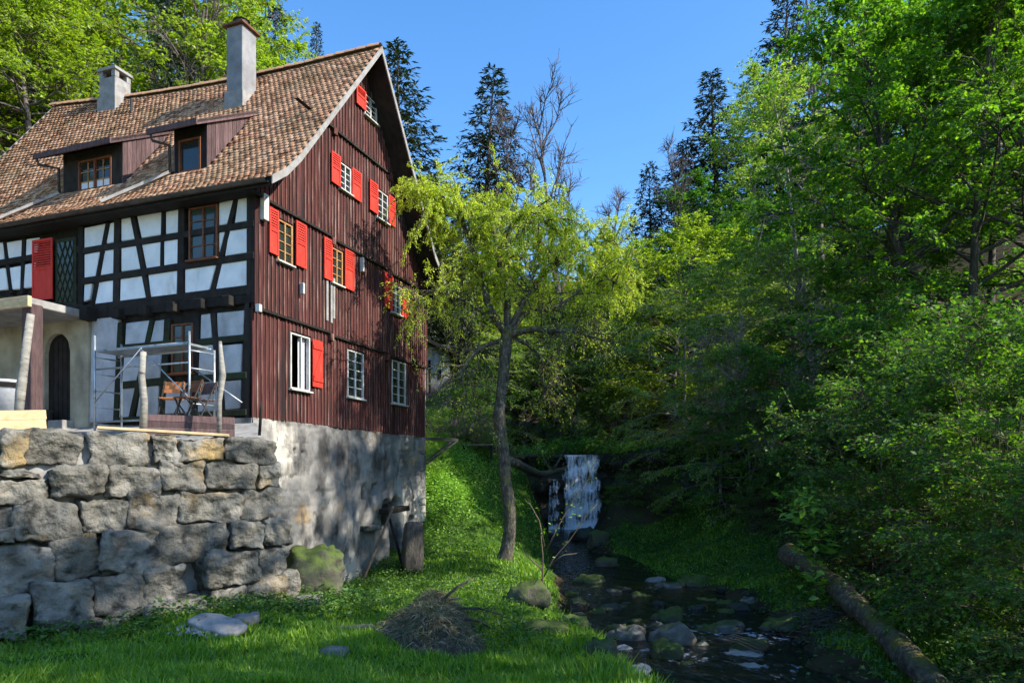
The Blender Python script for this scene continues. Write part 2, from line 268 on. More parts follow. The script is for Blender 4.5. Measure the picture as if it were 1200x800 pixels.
def water_material(name, foam_lo, foam_hi, fscale, fstretch, base=(0.012, 0.013, 0.010), bump=0.35, bscale=3.0, bstretch=(1, 1, 1), foam=(0.40, 0.47, 0.58)):
    m = bpy.data.materials.new(name); m.use_nodes = True; nt = m.node_tree; n = nt.nodes; l = nt.links
    b = n['Principled BSDF']; b.inputs['IOR'].default_value = 1.33
    g = n.new('ShaderNodeNewGeometry')
    def nz(s, st, d=6, r=0.55):
        mp = n.new('ShaderNodeMapping'); mp.inputs['Scale'].default_value = st; l.new(g.outputs['Position'], mp.inputs[0])
        t = n.new('ShaderNodeTexNoise'); t.inputs['Scale'].default_value = s; t.inputs['Detail'].default_value = d; t.inputs['Roughness'].default_value = r; l.new(mp.outputs[0], t.inputs['Vector']); return t.outputs['Fac']
    att = n.new('ShaderNodeAttribute'); att.attribute_name = 'foam'
    ad = n.new('ShaderNodeMath'); ad.operation = 'MULTIPLY_ADD'; l.new(att.outputs['Fac'], ad.inputs[0]); ad.inputs[1].default_value = 0.3; l.new(nz(fscale, fstretch), ad.inputs[2])
    mr = n.new('ShaderNodeMapRange'); mr.inputs['From Min'].default_value = foam_lo; mr.inputs['From Max'].default_value = foam_hi; l.new(ad.outputs[0], mr.inputs['Value'])
    mx = n.new('ShaderNodeMix'); mx.data_type = 'RGBA'; l.new(mr.outputs[0], mx.inputs[0]); mx.inputs[6].default_value = (*base, 1); mx.inputs[7].default_value = (*foam, 1); l.new(mx.outputs[2], b.inputs['Base Color'])
    r2 = n.new('ShaderNodeMapRange'); l.new(mr.outputs[0], r2.inputs['Value']); r2.inputs['To Min'].default_value = 0.06; r2.inputs['To Max'].default_value = 0.6; l.new(r2.outputs[0], b.inputs['Roughness'])
    bp = n.new('ShaderNodeBump'); bp.inputs['Strength'].default_value = bump; bp.inputs['Distance'].default_value = 0.1; l.new(nz(bscale, bstretch, 4), bp.inputs['Height']); l.new(bp.outputs[0], b.inputs['Normal'])
    return m
def fall_material():
    m = bpy.data.materials.new('fall'); m.use_nodes = True; nt = m.node_tree; n = nt.nodes; l = nt.links; b = n['Principled BSDF']; out = n['Material Output']
    b.inputs['Base Color'].default_value = (0.74, 0.80, 0.90, 1); b.inputs['Roughness'].default_value = 0.35
    g = n.new('ShaderNodeNewGeometry'); att = n.new('ShaderNodeAttribute'); att.attribute_name = 'foam'
    def nz(s, st, d=6):
        mp = n.new('ShaderNodeMapping'); mp.inputs['Scale'].default_value = st; l.new(g.outputs['Position'], mp.inputs[0])
        t = n.new('ShaderNodeTexNoise'); t.inputs['Scale'].default_value = s; t.inputs['Detail'].default_value = d; t.inputs['Roughness'].default_value = 0.6; l.new(mp.outputs[0], t.inputs['Vector']); return t.outputs['Fac']
    ad = n.new('ShaderNodeMath'); ad.operation = 'ADD'; l.new(nz(4.0, (2.2, 1, .35)), ad.inputs[0]); l.new(att.outputs['Fac'], ad.inputs[1])
    a2 = n.new('ShaderNodeMath'); a2.operation = 'MULTIPLY_ADD'; l.new(nz(9.0, (1.6, 1, .8)), a2.inputs[0]); a2.inputs[1].default_value = 0.6; l.new(ad.outputs[0], a2.inputs[2])
    mr = n.new('ShaderNodeMapRange'); mr.inputs['From Min'].default_value = 0.56; mr.inputs['From Max'].default_value = 0.95; l.new(a2.outputs[0], mr.inputs['Value'])
    tr = n.new('ShaderNodeBsdfTransparent'); mx = n.new('ShaderNodeMixShader'); l.new(mr.outputs[0], mx.inputs[0]); l.new(tr.outputs[0], mx.inputs[1]); l.new(b.outputs[0], mx.inputs[2]); l.new(mx.outputs[0], out.inputs[0]); return m
MT['stream'] = water_material('stream', 0.74, 0.95, 6.5, (1, 0.7, 1), bscale=3.4, bstretch=(1.4, 0.8, 1), bump=0.8)
MT['fall'] = fall_material()
def plinth_material():
    return material('plinth', [(0.25, (0.06, 0.058, 0.058)), (0.48, (0.165, 0.16, 0.155)), (0.72, (0.31, 0.295, 0.275))], scale=1.5, bump=0.7, bscale=7, bdist=0.04, detail=12,
        layers=[((0.50, 0.465, 0.41), 0.55, 0.53, 0.66, 0, (1, 1, 0.55)), ((0.30, 0.20, 0.085), 0.8, 0.60, 0.72, 0, (1, 1, 1)), ((0.045, 0.043, 0.042), 1.6, 0.52, 0.66, 0, (1, 1, 0.5)), ((0.10, 0.095, 0.09), 5.0, 0.58, 0.7, 0, (1, 1, 0.7))])
MT['plinth'] = plinth_material()
# ---------------------------------------------------------------- terrain
CP = np.array([(-9,8,.4),(-4,6,.6),(0,4,.95),(0,-2,.9),(4,4,.6),(-8,10.8,.02),(-4.3,13.8,0),(-2,10,.02),(-1,13,-.15),(0.2,9.5,-.1),(0,16,-.35),(-3,17,-.4),
 (-3.9,19.2,-.7),(-2.9,21.8,-.2),(-.3,22,-.22),(-2.3,24.4,.6),(-1.2,23.6,.05),(-1.84,25.2,1.15),(-.9,26,.8),(-2.7,27,2.3),(-3,30,3.7),(-1.6,29,2.6),(-4,35,5.0),(-1,34,4.0),(-.2,28.5,.9),
 (7,22,-.85),(6.5,26.6,-.5),(8,30,.1),(7.4,16,-.85),(8,13,-.6),(10,20,1.0),(12,24,3.6),(10.5,30,2.6),(9,35,3.2),(12,14,1.6),(15.5,20,6),(14,10,2.0),(20,30,9.5),(8,40,5.0),(5,41,4.2),(3.2,41,3.7),(0,40,4.2),
 (-4,42,7),(3,55,5.5),(3,80,7),(-10,46,11),(-20,38,20),(-32,40,26),(12,50,8),(25,50,17),(-32,22,20),(-13,30,8.5),(-20,26,10),(-9,22,0),(-11,17,2),(-16,22,3.4),(-18,15,3.2),(-14,10,.6),(20,6,2.5),(32,0,3.5),(40,20,11),(45,-15,4),(-30,0,3),
 (0,-15,1.0),(45,60,30),(-45,60,40),(0,110,9),(50,110,40),(-50,110,55),(60,30,24),(-60,20,30)], float)
def _ker(d2): return np.sqrt(d2 + 6.0)
_n = len(CP); _A = np.zeros((_n + 3, _n + 3)); _d = ((CP[:, None, :2] - CP[None, :, :2]) ** 2).sum(-1)
_A[:_n, :_n] = _ker(_d); _A[:_n, _n] = 1; _A[:_n, _n + 1:] = CP[:, :2]; _A[_n, :_n] = 1; _A[_n + 1:, :_n] = CP[:, :2].T
_w = np.linalg.solve(_A, np.concatenate([CP[:, 2], [0, 0, 0]]))
ST = np.array([(0,6.5,2.3,-1.35),(8,4.9,2.2,-1.3),(12.5,4.15,2.0,-1.2),(15,3.7,2.6,-1.18),(18,3.95,2.7,-1.15),(21,4.0,2.6,-1.1),(24.7,3.15,1.7,-1.0),(30,2.7,1.05,-.7),(35,3.0,1.5,-.35),(38.2,3.25,1.6,-.3)], float)
def stream(y):
    return [np.interp(y, ST[:, 0], ST[:, i]) for i in (1, 2, 3)]
def wob(x, y): return 0.10 * np.sin(1.3 * x + 0.7 * y) * np.sin(0.9 * y - 0.5 * x + 1) + 0.05 * np.sin(3.1 * x + 1.7) * np.sin(2.7 * y) + 0.02 * np.sin(7.3 * x + y) * np.sin(6.1 * y - x)
def ground(x, y):
    x = np.asarray(x, float); y = np.asarray(y, float); sh = x.shape; xf = x.ravel(); yf = y.ravel()
    h = np.empty(len(xf))
    for i in range(0, len(xf), 20000):
        d2 = (xf[i:i+20000, None] - CP[None, :, 0]) ** 2 + (yf[i:i+20000, None] - CP[None, :, 1]) ** 2
        h[i:i+20000] = _ker(d2) @ _w[:_n] + _w[_n] + _w[_n + 1] * xf[i:i+20000] + _w[_n + 2] * yf[i:i+20000]
    c, hw, wz = stream(yf); yy = np.clip(yf - 38.2, 0, None)
    dl = (c - hw) - xf; dr = xf - (c + hw)
    e = 0.25 * np.sin(yf * 1.9 + 1) + 0.15 * np.sin(yf * 4.3)
    dl = np.maximum(dl + e * 0.6, -1.2); dr = np.maximum(dr + e, -1.2)
    up = np.clip((yf - 26) / 8, 0, 1)
    sL = 1.0 + 2.2 * up; sR = 0.32 + 1.6 * up ** 2
    lat = np.maximum(np.maximum(dl, 0) * sL, np.maximum(dr, 0) * sR)
    inside = np.clip(-np.maximum(dl, dr), 0, 0.6)
    chan = wz + 0.05 - 0.55 * inside + lat + yy * 4.0
    h = np.where(chan < h, chan + 0, h) + wob(xf, yf) * np.where(np.maximum(dl, dr) > 0.2, 1, 0.25)
    return h.reshape(sh)
def gz(x, y): return float(ground(np.array([x]), np.array([y]))[0])
def P(px, py, y):
    """world point seen at photograph pixel (px, py) at the distance y"""
    return Vector(((px - 600) / FPX * y, y, EYE - (py - HZ) / FPX * y))
def grass_mask(x, y):
    c, hw, wz = stream(y)
    left = np.clip((c - hw + 0.1 - x) / 0.4, 0, 1) * (y < 33) * np.clip((x + 13 + np.clip(14 - y, 0, 20) * 2) / 3, 0, 1)
    right = np.clip((x - c - hw - 0.25) / 0.5, 0, 1) * np.clip((9.6 - x) / 1.5, 0, 1) * (y < 32) * (y > 12)
    return np.clip(np.maximum(left, right), 0, 1)
def axis(lo, hi, fl, fh, fine, coarse):
    a = [fl]
    while a[-1] < fh: a.append(a[-1] + fine)
    st = fine
    while a[-1] < hi: st = min(st * 1.18, coarse); a.append(a[-1] + st)
    b = []; st = fine; v = fl
    while v > lo: st = min(st * 1.18, coarse); v -= st; b.append(v)
    return np.array(b[::-1] + a)
xs = axis(-90, 90, -9, 13, 0.16, 4.0); ys = axis(-40, 170, 7.5, 40, 0.18, 4.0)
GX, GY = np.meshgrid(xs, ys); GZ = ground(GX, GY); nx, ny = len(xs), len(ys)
idx = np.arange(nx * ny).reshape(ny, nx)
quads = np.stack([idx[:-1, :-1], idx[:-1, 1:], idx[1:, 1:], idx[1:, :-1]], -1).reshape(-1, 4)
me = mesh_np('ground', np.stack([GX, GY, GZ], -1).reshape(-1, 3), quads, np.full(len(quads), 4), MT['ground'], smooth=True)
at = me.attributes.new('grassy', 'FLOAT', 'POINT'); at.data.foreach_set('value', grass_mask(GX, GY).ravel().astype(np.float32))
tag(obj('ground', me), 'grassy valley floor with wooded banks on either side', 'ground', kind='structure')

# stream surface
yy = np.arange(-6, 38.4, 0.15); tt = np.linspace(-1, 1, 40); c, hw, wz = stream(yy)
SX = c[:, None] + tt[None] * (hw[:, None] + 0.7); SY = np.repeat(yy[:, None], 40, 1); SZ = np.repeat(wz[:, None], 40, 1) + 0.02 * np.sin(SX * 5 + SY * 3) * np.sin(SY * 4)
idx = np.arange(SX.size).reshape(SX.shape); quads = np.stack([idx[:-1, :-1], idx[:-1, 1:], idx[1:, 1:], idx[1:, :-1]], -1).reshape(-1, 4)
me = mesh_np('stream', np.stack([SX, SY, SZ], -1).reshape(-1, 3), quads, np.full(len(quads), 4), MT['stream'], smooth=True)
fo = np.zeros(SX.shape)
for (fx, fy, fr, fa) in ((1.5, 17.2, .5, 1.2), (4.0, 16.6, 1.1, .75), (5.7, 15.9, 1.2, .8), (3.5, 14.3, .7, .9), (5.2, 13.2, 1.0, .6), (2.6, 26.5, .8, .7), (3.2, 37.4, 1.4, 1.1), (2.2, 21.5, .8, .6), (4.6, 18.8, 1.1, .6)):
    fo += fa * np.exp(-((SX - fx) ** 2 + (SY - fy) ** 2) / fr ** 2)
me.attributes.new('foam', 'FLOAT', 'POINT').data.foreach_set('value', fo.ravel().astype(np.float32))
tag(obj('stream', me), 'dark shallow stream rippling over stones', 'stream', kind='structure')

# rock cliff round the plunge pool, waterfall over it
def rock_face(name, path, z0, z1, depth, label, seed=0, rows=26, cols=90, mat='rock_wet', lean=0.35, smooth=True):
    path = np.array(path, float); seg = np.r_[0, np.cumsum(np.linalg.norm(np.diff(path, axis=0), axis=1))]
    t = np.linspace(0, seg[-1], cols); px = np.interp(t, seg, path[:, 0]); py = np.interp(t, seg, path[:, 1])
    dx = np.gradient(px); dy = np.gradient(py); L = np.hypot(dx, dy); nxv, nyv = dy / L, -dx / L
    V = []
    zz0 = np.interp(t, seg, z0); zz1 = np.interp(t, seg, z1)
    for r in range(rows + 3):
        a = min(r / rows, 1.0)
        for i in range(cols):
            z = zz0[i] + (zz1[i] - zz0[i]) * a
            d = 0.55 * frac((px[i] + seed, py[i], z * 1.0), 0.7, 5) + 0.30 * (1 if math.sin(z * 4.0 + 2 * frac((px[i], py[i], seed), 0.4)) > 0 else 0)
            d += lean * a                       # overhangs towards the top
            if r > rows: d -= (r - rows) * 1.1; z += 0.12 * (r - rows) + 0.1 * frac((px[i], py[i], seed), 1.0)
            V.append((px[i] + nxv[i] * d, py[i] + nyv[i] * d, z))
    idx = np.arange(len(V)).reshape(rows + 3, cols); q = np.stack([idx[:-1, :-1], idx[:-1, 1:], idx[1:, 1:], idx[1:, :-1]], -1).reshape(-1, 4)
    return tag(obj(name, mesh_np(name, V, q, np.full(len(q), 4), MT[mat], smooth)), label, 'cliff', kind='structure')
rock_face('cliff', [(-1.6, 30.5), (-.9, 33.5), (.2, 36.3), (1.6, 38.0), (3.3, 38.6), (4.9, 38.3), (6.0, 36.8), (7.4, 35.2), (9.4, 33.8), (12, 33)], [-.9, -.8, -.7, -.7, -.7, -.7, -.6, -.2, .6, 2.0], [2.6, 3.3, 3.6, 3.7, 3.62, 3.7, 3.8, 3.9, 4.2, 5.0], 1, 'dark wet rock cliff around the plunge pool')
V = []; fo = []; Q_ = []
for (xa, xb, zt_, ni) in ((2.72, 4.72, 3.66, 26), (1.9, 2.55, 2.35, 11)):
    b0_ = len(V)
    for j in range(60):
        a = j / 59
        for i in range(ni):
            b = i / (ni - 1); x = xa + (xb - xa) * b + .10 * frac((b * 3, a * 4, zt_), 1.0) + .12 * a * (b - .3)
            z = zt_ - (zt_ + .36) * max(0, a - .08) / .92; st_ = math.floor(a * 4 + .35 * frac((x, 0, 5.0), .8)) / 4
            y = 37.42 - .16 * st_ - .10 * a + .10 * frac((x * 1.8, 0, z * .6), 1.6); y += 1.6 * max(0, .08 - a) / .08
            V.append((x, y, z)); fo.append(.02 + .35 * max(0, a - .86) / .14 - .35 * (abs(2 * b - 1) ** 6) - (.16 if zt_ < 3 else 0) + .10 * math.sin(a * 25 + 3 * b))
    idx = b0_ + np.arange(60 * ni).reshape(60, ni); Q_.append(np.stack([idx[:-1, :-1], idx[1:, :-1], idx[1:, 1:], idx[:-1, 1:]], -1).reshape(-1, 4))
q = np.concatenate(Q_)
me = mesh_np('waterfall', V, q, np.full(len(q), 4), MT['fall'], True)
me.attributes.new('foam', 'FLOAT', 'POINT').data.foreach_set('value', np.array(fo, np.float32))
tag(obj('waterfall', me), 'white waterfall dropping over the dark cliff', 'waterfall', kind='structure')
# ---------------------------------------------------------------- the mill house (local axes: x along the gable wall, y along the timber front, z up)
GD = np.array([.3383, .941]); FD = np.array([-.941, .3383]); HC = np.array([-6.15, 16.5])
HW, HL = 8.9, 11.5
def gp(px, py, out=0.0):
    r = np.array([(px - 600) / FPX, 1.0]); u, k = np.linalg.solve(np.column_stack([-GD, r]), HC - FD * out); return u, EYE - (py - HZ) / FPX * k
def fp(px, py, out=0.0):
    r = np.array([(px - 600) / FPX, 1.0]); s_, k = np.linalg.solve(np.column_stack([-FD, r]), HC - GD * out); return s_, EYE - (py - HZ) / FPX * k
house = thing('mill_house', 'old mill house with red boarded gable, black and white timber front and tiled roof', 'house', (HC[0], HC[1], 0), math.atan2(GD[1], GD[0]))
RP = [(-.42, 9.30), (.12, 9.70), (.65, 10.26), (4.43, 15.03), (7.9, 10.1), (9.05, 9.0)]
RU = [p[0] for p in RP]; RZ = [p[1] for p in RP]
def roof_z(u): return float(np.interp(u, RU, RZ))
def sag(s_, z): return 0.0043 * max(s_, 0) ** 2 * max(0, (z - 9.3) / 5.7) - 0.05 * math.sin(max(0, min(1, s_ / 11)) * math.pi) * max(0, (z - 9.3) / 5.7)
LV = [(3.9, 6.62, 0.0), (6.62, 9.28, 0.06), (9.28, 12.27, 0.12), (12.27, 15.2, 0.18)]
GWIN = [  # level, window pixels, left shutter, right shutter, frame material, kind
 (3, (427, 109, 441, 147), (416, 98, 427, 131), None, 'frame_white'),
 (2, (397.6, 189, 410.6, 229), (386.6, 176, 397.2, 220), (411, 196, 421.6, 238), 'frame_white'),
 (2, (441.5, 221, 453.9, 263), (431.8, 210, 441.2, 252), (454, 228, 461.5, 267), 'frame_white'),
 (1, (325, 256, 342, 312), (313.7, 242, 324.6, 300.6), (345, 258, 357, 316), 'frame_ochre'),
 (1, (387.8, 289, 400.8, 336), (378, 277, 387.5, 330), (402.5, 291, 413, 342), 'frame_ochre'),
 (1, (458.2, 332, 469, 370), (449.5, 318, 458, 364), (469.4, 338, 477.5, 375), 'frame_white'),
 (0, (340, 389, 362.5, 459), None, (364.5, 397, 376.5, 455), 'frame_white'),
 (0, (406.8, 409, 425.5, 468), None, None, 'frame_white'),
 (0, (459, 421, 475, 475), None, None, 'frame_white')]
wins = []
for (lv, w, sl_, sr_, fm) in GWIN:
    o = LV[lv][2] + 0.03; u0, z1 = gp(w[0], w[1], o); u1, z0 = gp(w[2], w[3], o); wins.append((lv, u0, u1, z0, z1, sl_, sr_, fm))
# backing walls of the gable, one per storey, with openings where the sashes stand
for lv, (za, zb, out) in enumerate(LV):
    m = MB(); holes = [(w[1], w[2], w[3], w[4]) for w in wins if w[0] == lv]
    cuts = sorted(set([0.0, HW] + [v for h in holes for v in (h[0] - .02, h[1] + .02)] + list(np.linspace(0, HW, 12)) + [4.43, .65, 7.9]))
    for a, b in zip(cuts[:-1], cuts[1:]):
        if b - a < 1e-4: continue
        mid = (a + b) / 2; hs = [h for h in holes if h[0] - .03 < mid < h[1] + .03]
        spans = [(za, zb)]
        if hs: spans = [(za, hs[0][2] - .02), (hs[0][3] + .02, zb)]
        for (z0, z1) in spans:
            ta = min(z1, roof_z(a) - .22); tb = min(z1, roof_z(b) - .22)
            if ta <= z0 and tb <= z0: continue
            m.prism([(a, -out + .10, z0), (b, -out + .10, z0), (b, -out + .10, max(tb, z0 + .005)), (a, -out + .10, max(ta, z0 + .005))], (0, .12, 0))
    wall = m.build('gable_wall', MT['timber'], house); tag(wall, 'dark boarded gable wall storey behind the red boards')
    # boards and battens
    bw = 0.152; n = int(HW / bw); bt = MB()
    for i in range(n + 1):
        a = i * bw; b = min(HW, a + bw - 0.006)
        if b - a < .03: continue
        mid = (a + b) / 2; hs = [h for h in holes if h[0] - .05 < mid < h[1] + .05]
        step = 0.06 * math.floor(mid / 3.1)
        zl, zh = za - (0.0 if lv == 0 else .10) - (step if lv in (1, 2) else step * 0.2), zb - (.02 if lv < 3 else 0)
        zl += R.uniform(-.012, .012)
        spans = [(zl, zh)]
        if hs: spans = [(zl, hs[0][2] - .05), (hs[0][3] + .05, zh)]
        dp = R.uniform(.0, .014)
        for (z0, z1) in spans:
            ta = min(z1, roof_z(a) - .10); tb = min(z1, roof_z(b) - .10)
            if min(ta, tb) < z0 + .05: continue
            q = MB(); y0 = -out - dp + .02
            q.prism([(a, y0, z0), (b, y0, z0), (b, y0, tb), (a, y0, ta)], (0, -.028, 0)).build('board', MT['red_board'], wall)
            if R.random() < .97: bt.prism([(b - .02, y0 - .028, z0), (b + .03, y0 - .028, z0), (b + .03, y0 - .028, min(z1, roof_z(b + .03) - .1)), (b - .02, y0 - .028, min(z1, roof_z(b - .02) - .1))], (0, -.024, 0))
    tag(bt.build('battens', MT['batten'], wall), kind='stuff')
# dark jetty rails between the storeys, and small brackets where they step
for lv in (1, 2, 3):
    za, zb, out = LV[lv]
    for k, (a, b) in enumerate(((0, 3.1), (3.1, 6.2), (6.2, HW))):
        st = .06 * k * (1 if lv < 3 else .2)
        if lv == 3: a = max(a, 2.35); b = min(b, 6.3)
        if b <= a: continue
        MB().box(a, b, -out - .045, -out + .1, za - .16 - st, za - .105 - st).build('storey_rail', MT['timber'], house)
        if k: MB().box(a - .09, a + .07, -out - .075, -out + .1, za - .30 - st, za - .10 - st).build('bracket', MT['batten'], house, bevel=.01)
# windows and shutters
def gl_window(u0, u1, z0, z1, out, fm, nx_, nz_, parent, axis='g', glass='glass', sill=True, rec=.035, fw=.042, casements=1):
    """frame mesh with panes, glazing bars and sill as sub-parts; axis g = gable plane, f = front plane"""
    def bx(m, a, b, d0, d1, c0, c1):
        return m.box(a, b, -out - d0, -out - d1, c0, c1) if axis == 'g' else m.box(-out - d0, -out - d1, a, b, c0, c1)
    m = MB(); d0, d1 = -rec - .05, .02
    bx(m, u0 - .01, u0 + fw, d0, d1, z0, z1); bx(m, u1 - fw, u1 + .01, d0, d1, z0, z1)
    bx(m, u0 + fw, u1 - fw, d0, d1 - .003, z0, z0 + fw); bx(m, u0 + fw, u1 - fw, d0, d1 - .003, z1 - fw, z1)
    win = m.build('window', MT[fm], parent, bevel=.006)
    a0, a1, c0, c1 = u0 + fw, u1 - fw, z0 + fw, z1 - fw
    cw = (a1 - a0) / nx_; ch = (c1 - c0) / nz_
    for i in range(nx_):
        for j in range(nz_):
            tl = R.uniform(-.004, .004); q = MB(); e = .004
            x0, x1, y0, y1 = a0 + i * cw + e, a0 + (i + 1) * cw - e, c0 + j * ch + e, c0 + (j + 1) * ch - e
            if axis == 'g': q.prism([(x0, -out + rec + tl, y0), (x1, -out + rec - tl, y0), (x1, -out + rec - tl, y1), (x0, -out + rec + tl, y1)], (0, .006, 0))
            else: q.prism([(-out + rec + tl, x0, y0), (-out + rec - tl, x1, y0), (-out + rec - tl, x1, y1), (-out + rec + tl, x0, y1)], (.006, 0, 0))
            q.build('pane', MT[glass], win)
    for i in range(1, nx_):
        mid = (i * 2 == nx_); w = .045 if mid else .022
        bx(MB(), a0 + i * cw - w / 2, a0 + i * cw + w / 2, -rec - .02, -.005 if not mid else .012, c0, c1).build('glazing_bar', MT[fm], win)
    for j in range(1, nz_):
        bx(MB(), a0, a1, -rec - .018, -.009, c0 + j * ch - .011, c0 + j * ch + .011).build('glazing_bar', MT[fm], win)
    if sill: bx(MB(), u0 - .05, u1 + .05, -.02, .10, z0 - .05, z0 - .004).build('sill', MT['frame_white'] if fm != 'frame_brown' else MT[fm], win, bevel=.008)
    return win
def shutter(u0, u1, z0, z1, out, parent, axis='g', louvre=(.62, .92), plank=False):
    def bx(m, a, b, d0, d1, c0, c1):
        return m.box(a, b, -out - d0, -out - d1, c0, c1) if axis == 'g' else m.box(-out - d0, -out - d1, a, b, c0, c1)
    m = MB(); fw = .05
    if plank:
        root = bx(MB(), u0 + .01, u1 - .01, .035, .055, z0, z1).build('shutter', MT['shutter'], parent, bevel=.005)
        for zz in (z0 + .15, z1 - .25): bx(MB(), u0 + .02, u1 - .02, .055, .08, zz, zz + .10).build('ledge', MT['shutter'], root)
        q = MB(); a = (u0 + .05, -out - .0665, z0 + .27); b = (u1 - .05, -out - .0665, z1 - .27); q.beam(a, b, .02, .07); q.build('brace', MT['shutter'], root)
        return root
    bx(m, u0, u0 + fw, .03, .07, z0, z1); bx(m, u1 - fw, u1, .03, .07, z0, z1)
    H = z1 - z0
    for zz in (z0, z0 + H * .50, z1 - .06): bx(m, u0 + fw, u1 - fw, .032, .068, zz, zz + .06)
    root = m.build('shutter', MT['shutter'], parent, bevel=.005)
    bx(MB(), u0 + fw, u1 - fw, .038, .048, z0 + .06, z0 + H * .5).build('panel', MT['shutter'], root)
    a, b = z0 + H * .5 + .06, z1 - .06; n = max(4, int((b - a) / .06))
    for k in range(n):
        zz = a + (k + .15) * (b - a) / n; t = (b - a) / n * .75
        q = MB()
        p = [(.036, zz + t), (.042, zz + t + .006), (.064, zz + .006), (.058, zz)]
        if axis == 'g': q.prism([(u0 + fw, -out - d, z) for d, z in p], (u1 - u0 - 2 * fw, 0, 0))
        else: q.prism([(-out - d, u0 + fw, z) for d, z in p], (0, u1 - u0 - 2 * fw, 0))
        q.build('slat', MT['shutter'], root)
    MB_ = bx(MB(), (u0 + u1) / 2 - .03, (u0 + u1) / 2 + .03, .025, .035, z1 - .005, z1 + .02); MB_.build('hinge', MT['metal_dark'], root)
    return root
for k, (lv, u0, u1, z0, z1, sl_, sr_, fm) in enumerate(wins):
    out = LV[lv][2] + .035
    if lv == 0 and k == 6:                      # open ground-floor window with a curtain
        w = gl_window(u0, u1, z0, z1, out, fm, 1, 1, house)
        for ch in list(w.children):
            if ch.name.startswith('pane'): bpy.data.objects.remove(ch)
        um = u0 + (u1 - u0) * .58
        q = MB(); n = 12
        pts = [(um + (u1 - .06 - um) * i / n, -out + .12 + .025 * math.sin(i * 2.1), 0) for i in range(n + 1)]
        vs = [(p[0], p[1], z0 + .05) for p in pts] + [(p[0], p[1], z1 - .05) for p in pts]
        q.poly(vs, [(i, i + 1, n + 2 + i, n + 1 + i) for i in range(n)]); q.build('curtain', MT['curtain'], w)
        q = MB().box(u0 + .02, u0 + .06, -out - .5, -out - .02, z0 + .06, z1 - .06); q = None
        MB().box(um - .03, um + .01, -out + .0, -out + .05, z0 + .05, z1 - .05).build('sash', MT['frame_white'], w)
    else:
        gl_window(u0, u1, z0, z1, out, fm, 2, 4 if lv else 5, house)
    if sl_:
        a, t = gp(sl_[0], sl_[1], out); b, bo = gp(sl_[2], sl_[3], out); shutter(a, b, bo, t, out, house)
    if sr_:
        a, t = gp(sr_[0], sr_[1], out); b, bo = gp(sr_[2], sr_[3], out); shutter(a, b, bo, t, out, house, plank=(lv == 0))
# small things on the gable: pale repair boards, meter box, wall hooks
for (px, py, w, h) in ((311, 243, .18, .62), (355, 338, .07, .28), (425, 310, .07, .42), (304, 361, .10, .18)):
    u, z = gp(px, py, .2); MB().box(u - w / 2, u + w / 2, -.24, -.12, z - h / 2, z + h / 2).build('repair_board', MT['frame_white'], house, bevel=.006)
for (px, py) in ((388, 352), (391, 347), (383, 349)):
    u, z = gp(px, py, .1); MB().box(u - .04, u + .05, -.12, -.085, z - .62, z + .5).build('pale_batten', MT['verge'], house)

# plinth: the masonry base under the gable, niches and holes pressed into it
def niche(u, z, uc, w, z0, z1):
    r = w / 2; top = z1 - r
    if abs(u - uc) > r + .05 or z < z0 or z > z1 + .05: return 0
    d = abs(u - uc) if z < top else math.hypot(u - uc, z - top)
    return max(0, min(1, (r - d) / .05))
NI = []
for (px, py, w, h, dep) in ((463, 622, .75, 2.3, .55), (452, 600, .55, .9, .4), (425, 575, .30, .45, .25), (438, 573, .3, .4, .2), (345, 528, .14, .2, .25), (356, 530, .12, .14, .2), (347, 556, .12, .1, .2), (404, 563, .22, .25, .18), (482, 640, .5, 2.2, .3)):
    u, z = gp(px, py); NI.append((u, w, z - h / 2, z + h / 2, dep))
nu, nz_ = 170, 110; V = []
for j in range(nz_ + 1):
    for i in range(nu + 1):
        u = HW * i / nu; z = -1.6 + 5.5 * j / nz_
        d = .05 * frac((u, z, 3.3), 1.1, 6) + .02 * frac((u, z, 9.1), 5, 3)
        cz = math.floor(z / .42); cu = u / .75 + (cz % 2) * .5
        jz = abs(z / .42 - cz - .5); ju = abs(cu - math.floor(cu) - .5)
        exposed = max(0, min(1, 4 * frac((u * .5, z * .6, 21.0), .8) + .45))
        if exposed > 0:
            if jz > .44 or ju > .465: d -= .028 * exposed
            else: d += .03 * exposed * mnoise.noise(Vector((math.floor(cu) * 3.1, cz * 7.7, 1.2)))
        for (uc, w, z0, z1, dep) in NI: d -= dep * niche(u + .06 * frac((z, u, 1), 2), z, uc, w, z0, z1)
        V.append((u, -.02 - d, z))
idx = np.arange(len(V)).reshape(nz_ + 1, nu + 1); q = np.stack([idx[:-1, :-1], idx[:-1, 1:], idx[1:, 1:], idx[1:, :-1]], -1).reshape(-1, 4)
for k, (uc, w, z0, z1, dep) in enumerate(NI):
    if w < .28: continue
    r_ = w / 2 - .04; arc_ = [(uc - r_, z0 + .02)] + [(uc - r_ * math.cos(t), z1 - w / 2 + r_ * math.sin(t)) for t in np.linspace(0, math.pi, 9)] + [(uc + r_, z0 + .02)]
    MB().prism([(a, dep * .72 + .05 + .004 * k, b) for a, b in arc_], (0, .05, 0)).build('niche_dark_back', MT['rock_wet'], house)  # dark sheet added in each niche for dark stone and recess shade
pl = obj('plinth', mesh_np('plinth', V, q, np.full(len(q), 4), MT['plinth'], True), house)
MB().box(0.0, HW, .70, 1.2, -1.6, 3.88).build('plinth_core', MT['dark'], house)
MB().box(-.02, .25, .005, 1.0, -1.6, 3.89).build('corner_stone', MT['plinth'], house)
for k in range(9): MB().box(HW - .28 - .12 * (k % 2), HW + .04, -.07, .9, 3.86 - .6 * k, 3.29 - .6 * k).build('quoin', MT['plinth'], house, bevel=.03)
MB().box(HW - .1, HW, .1, HL, -1.6, 9.3).build('rear_wall', MT['plaster_grey'], house)
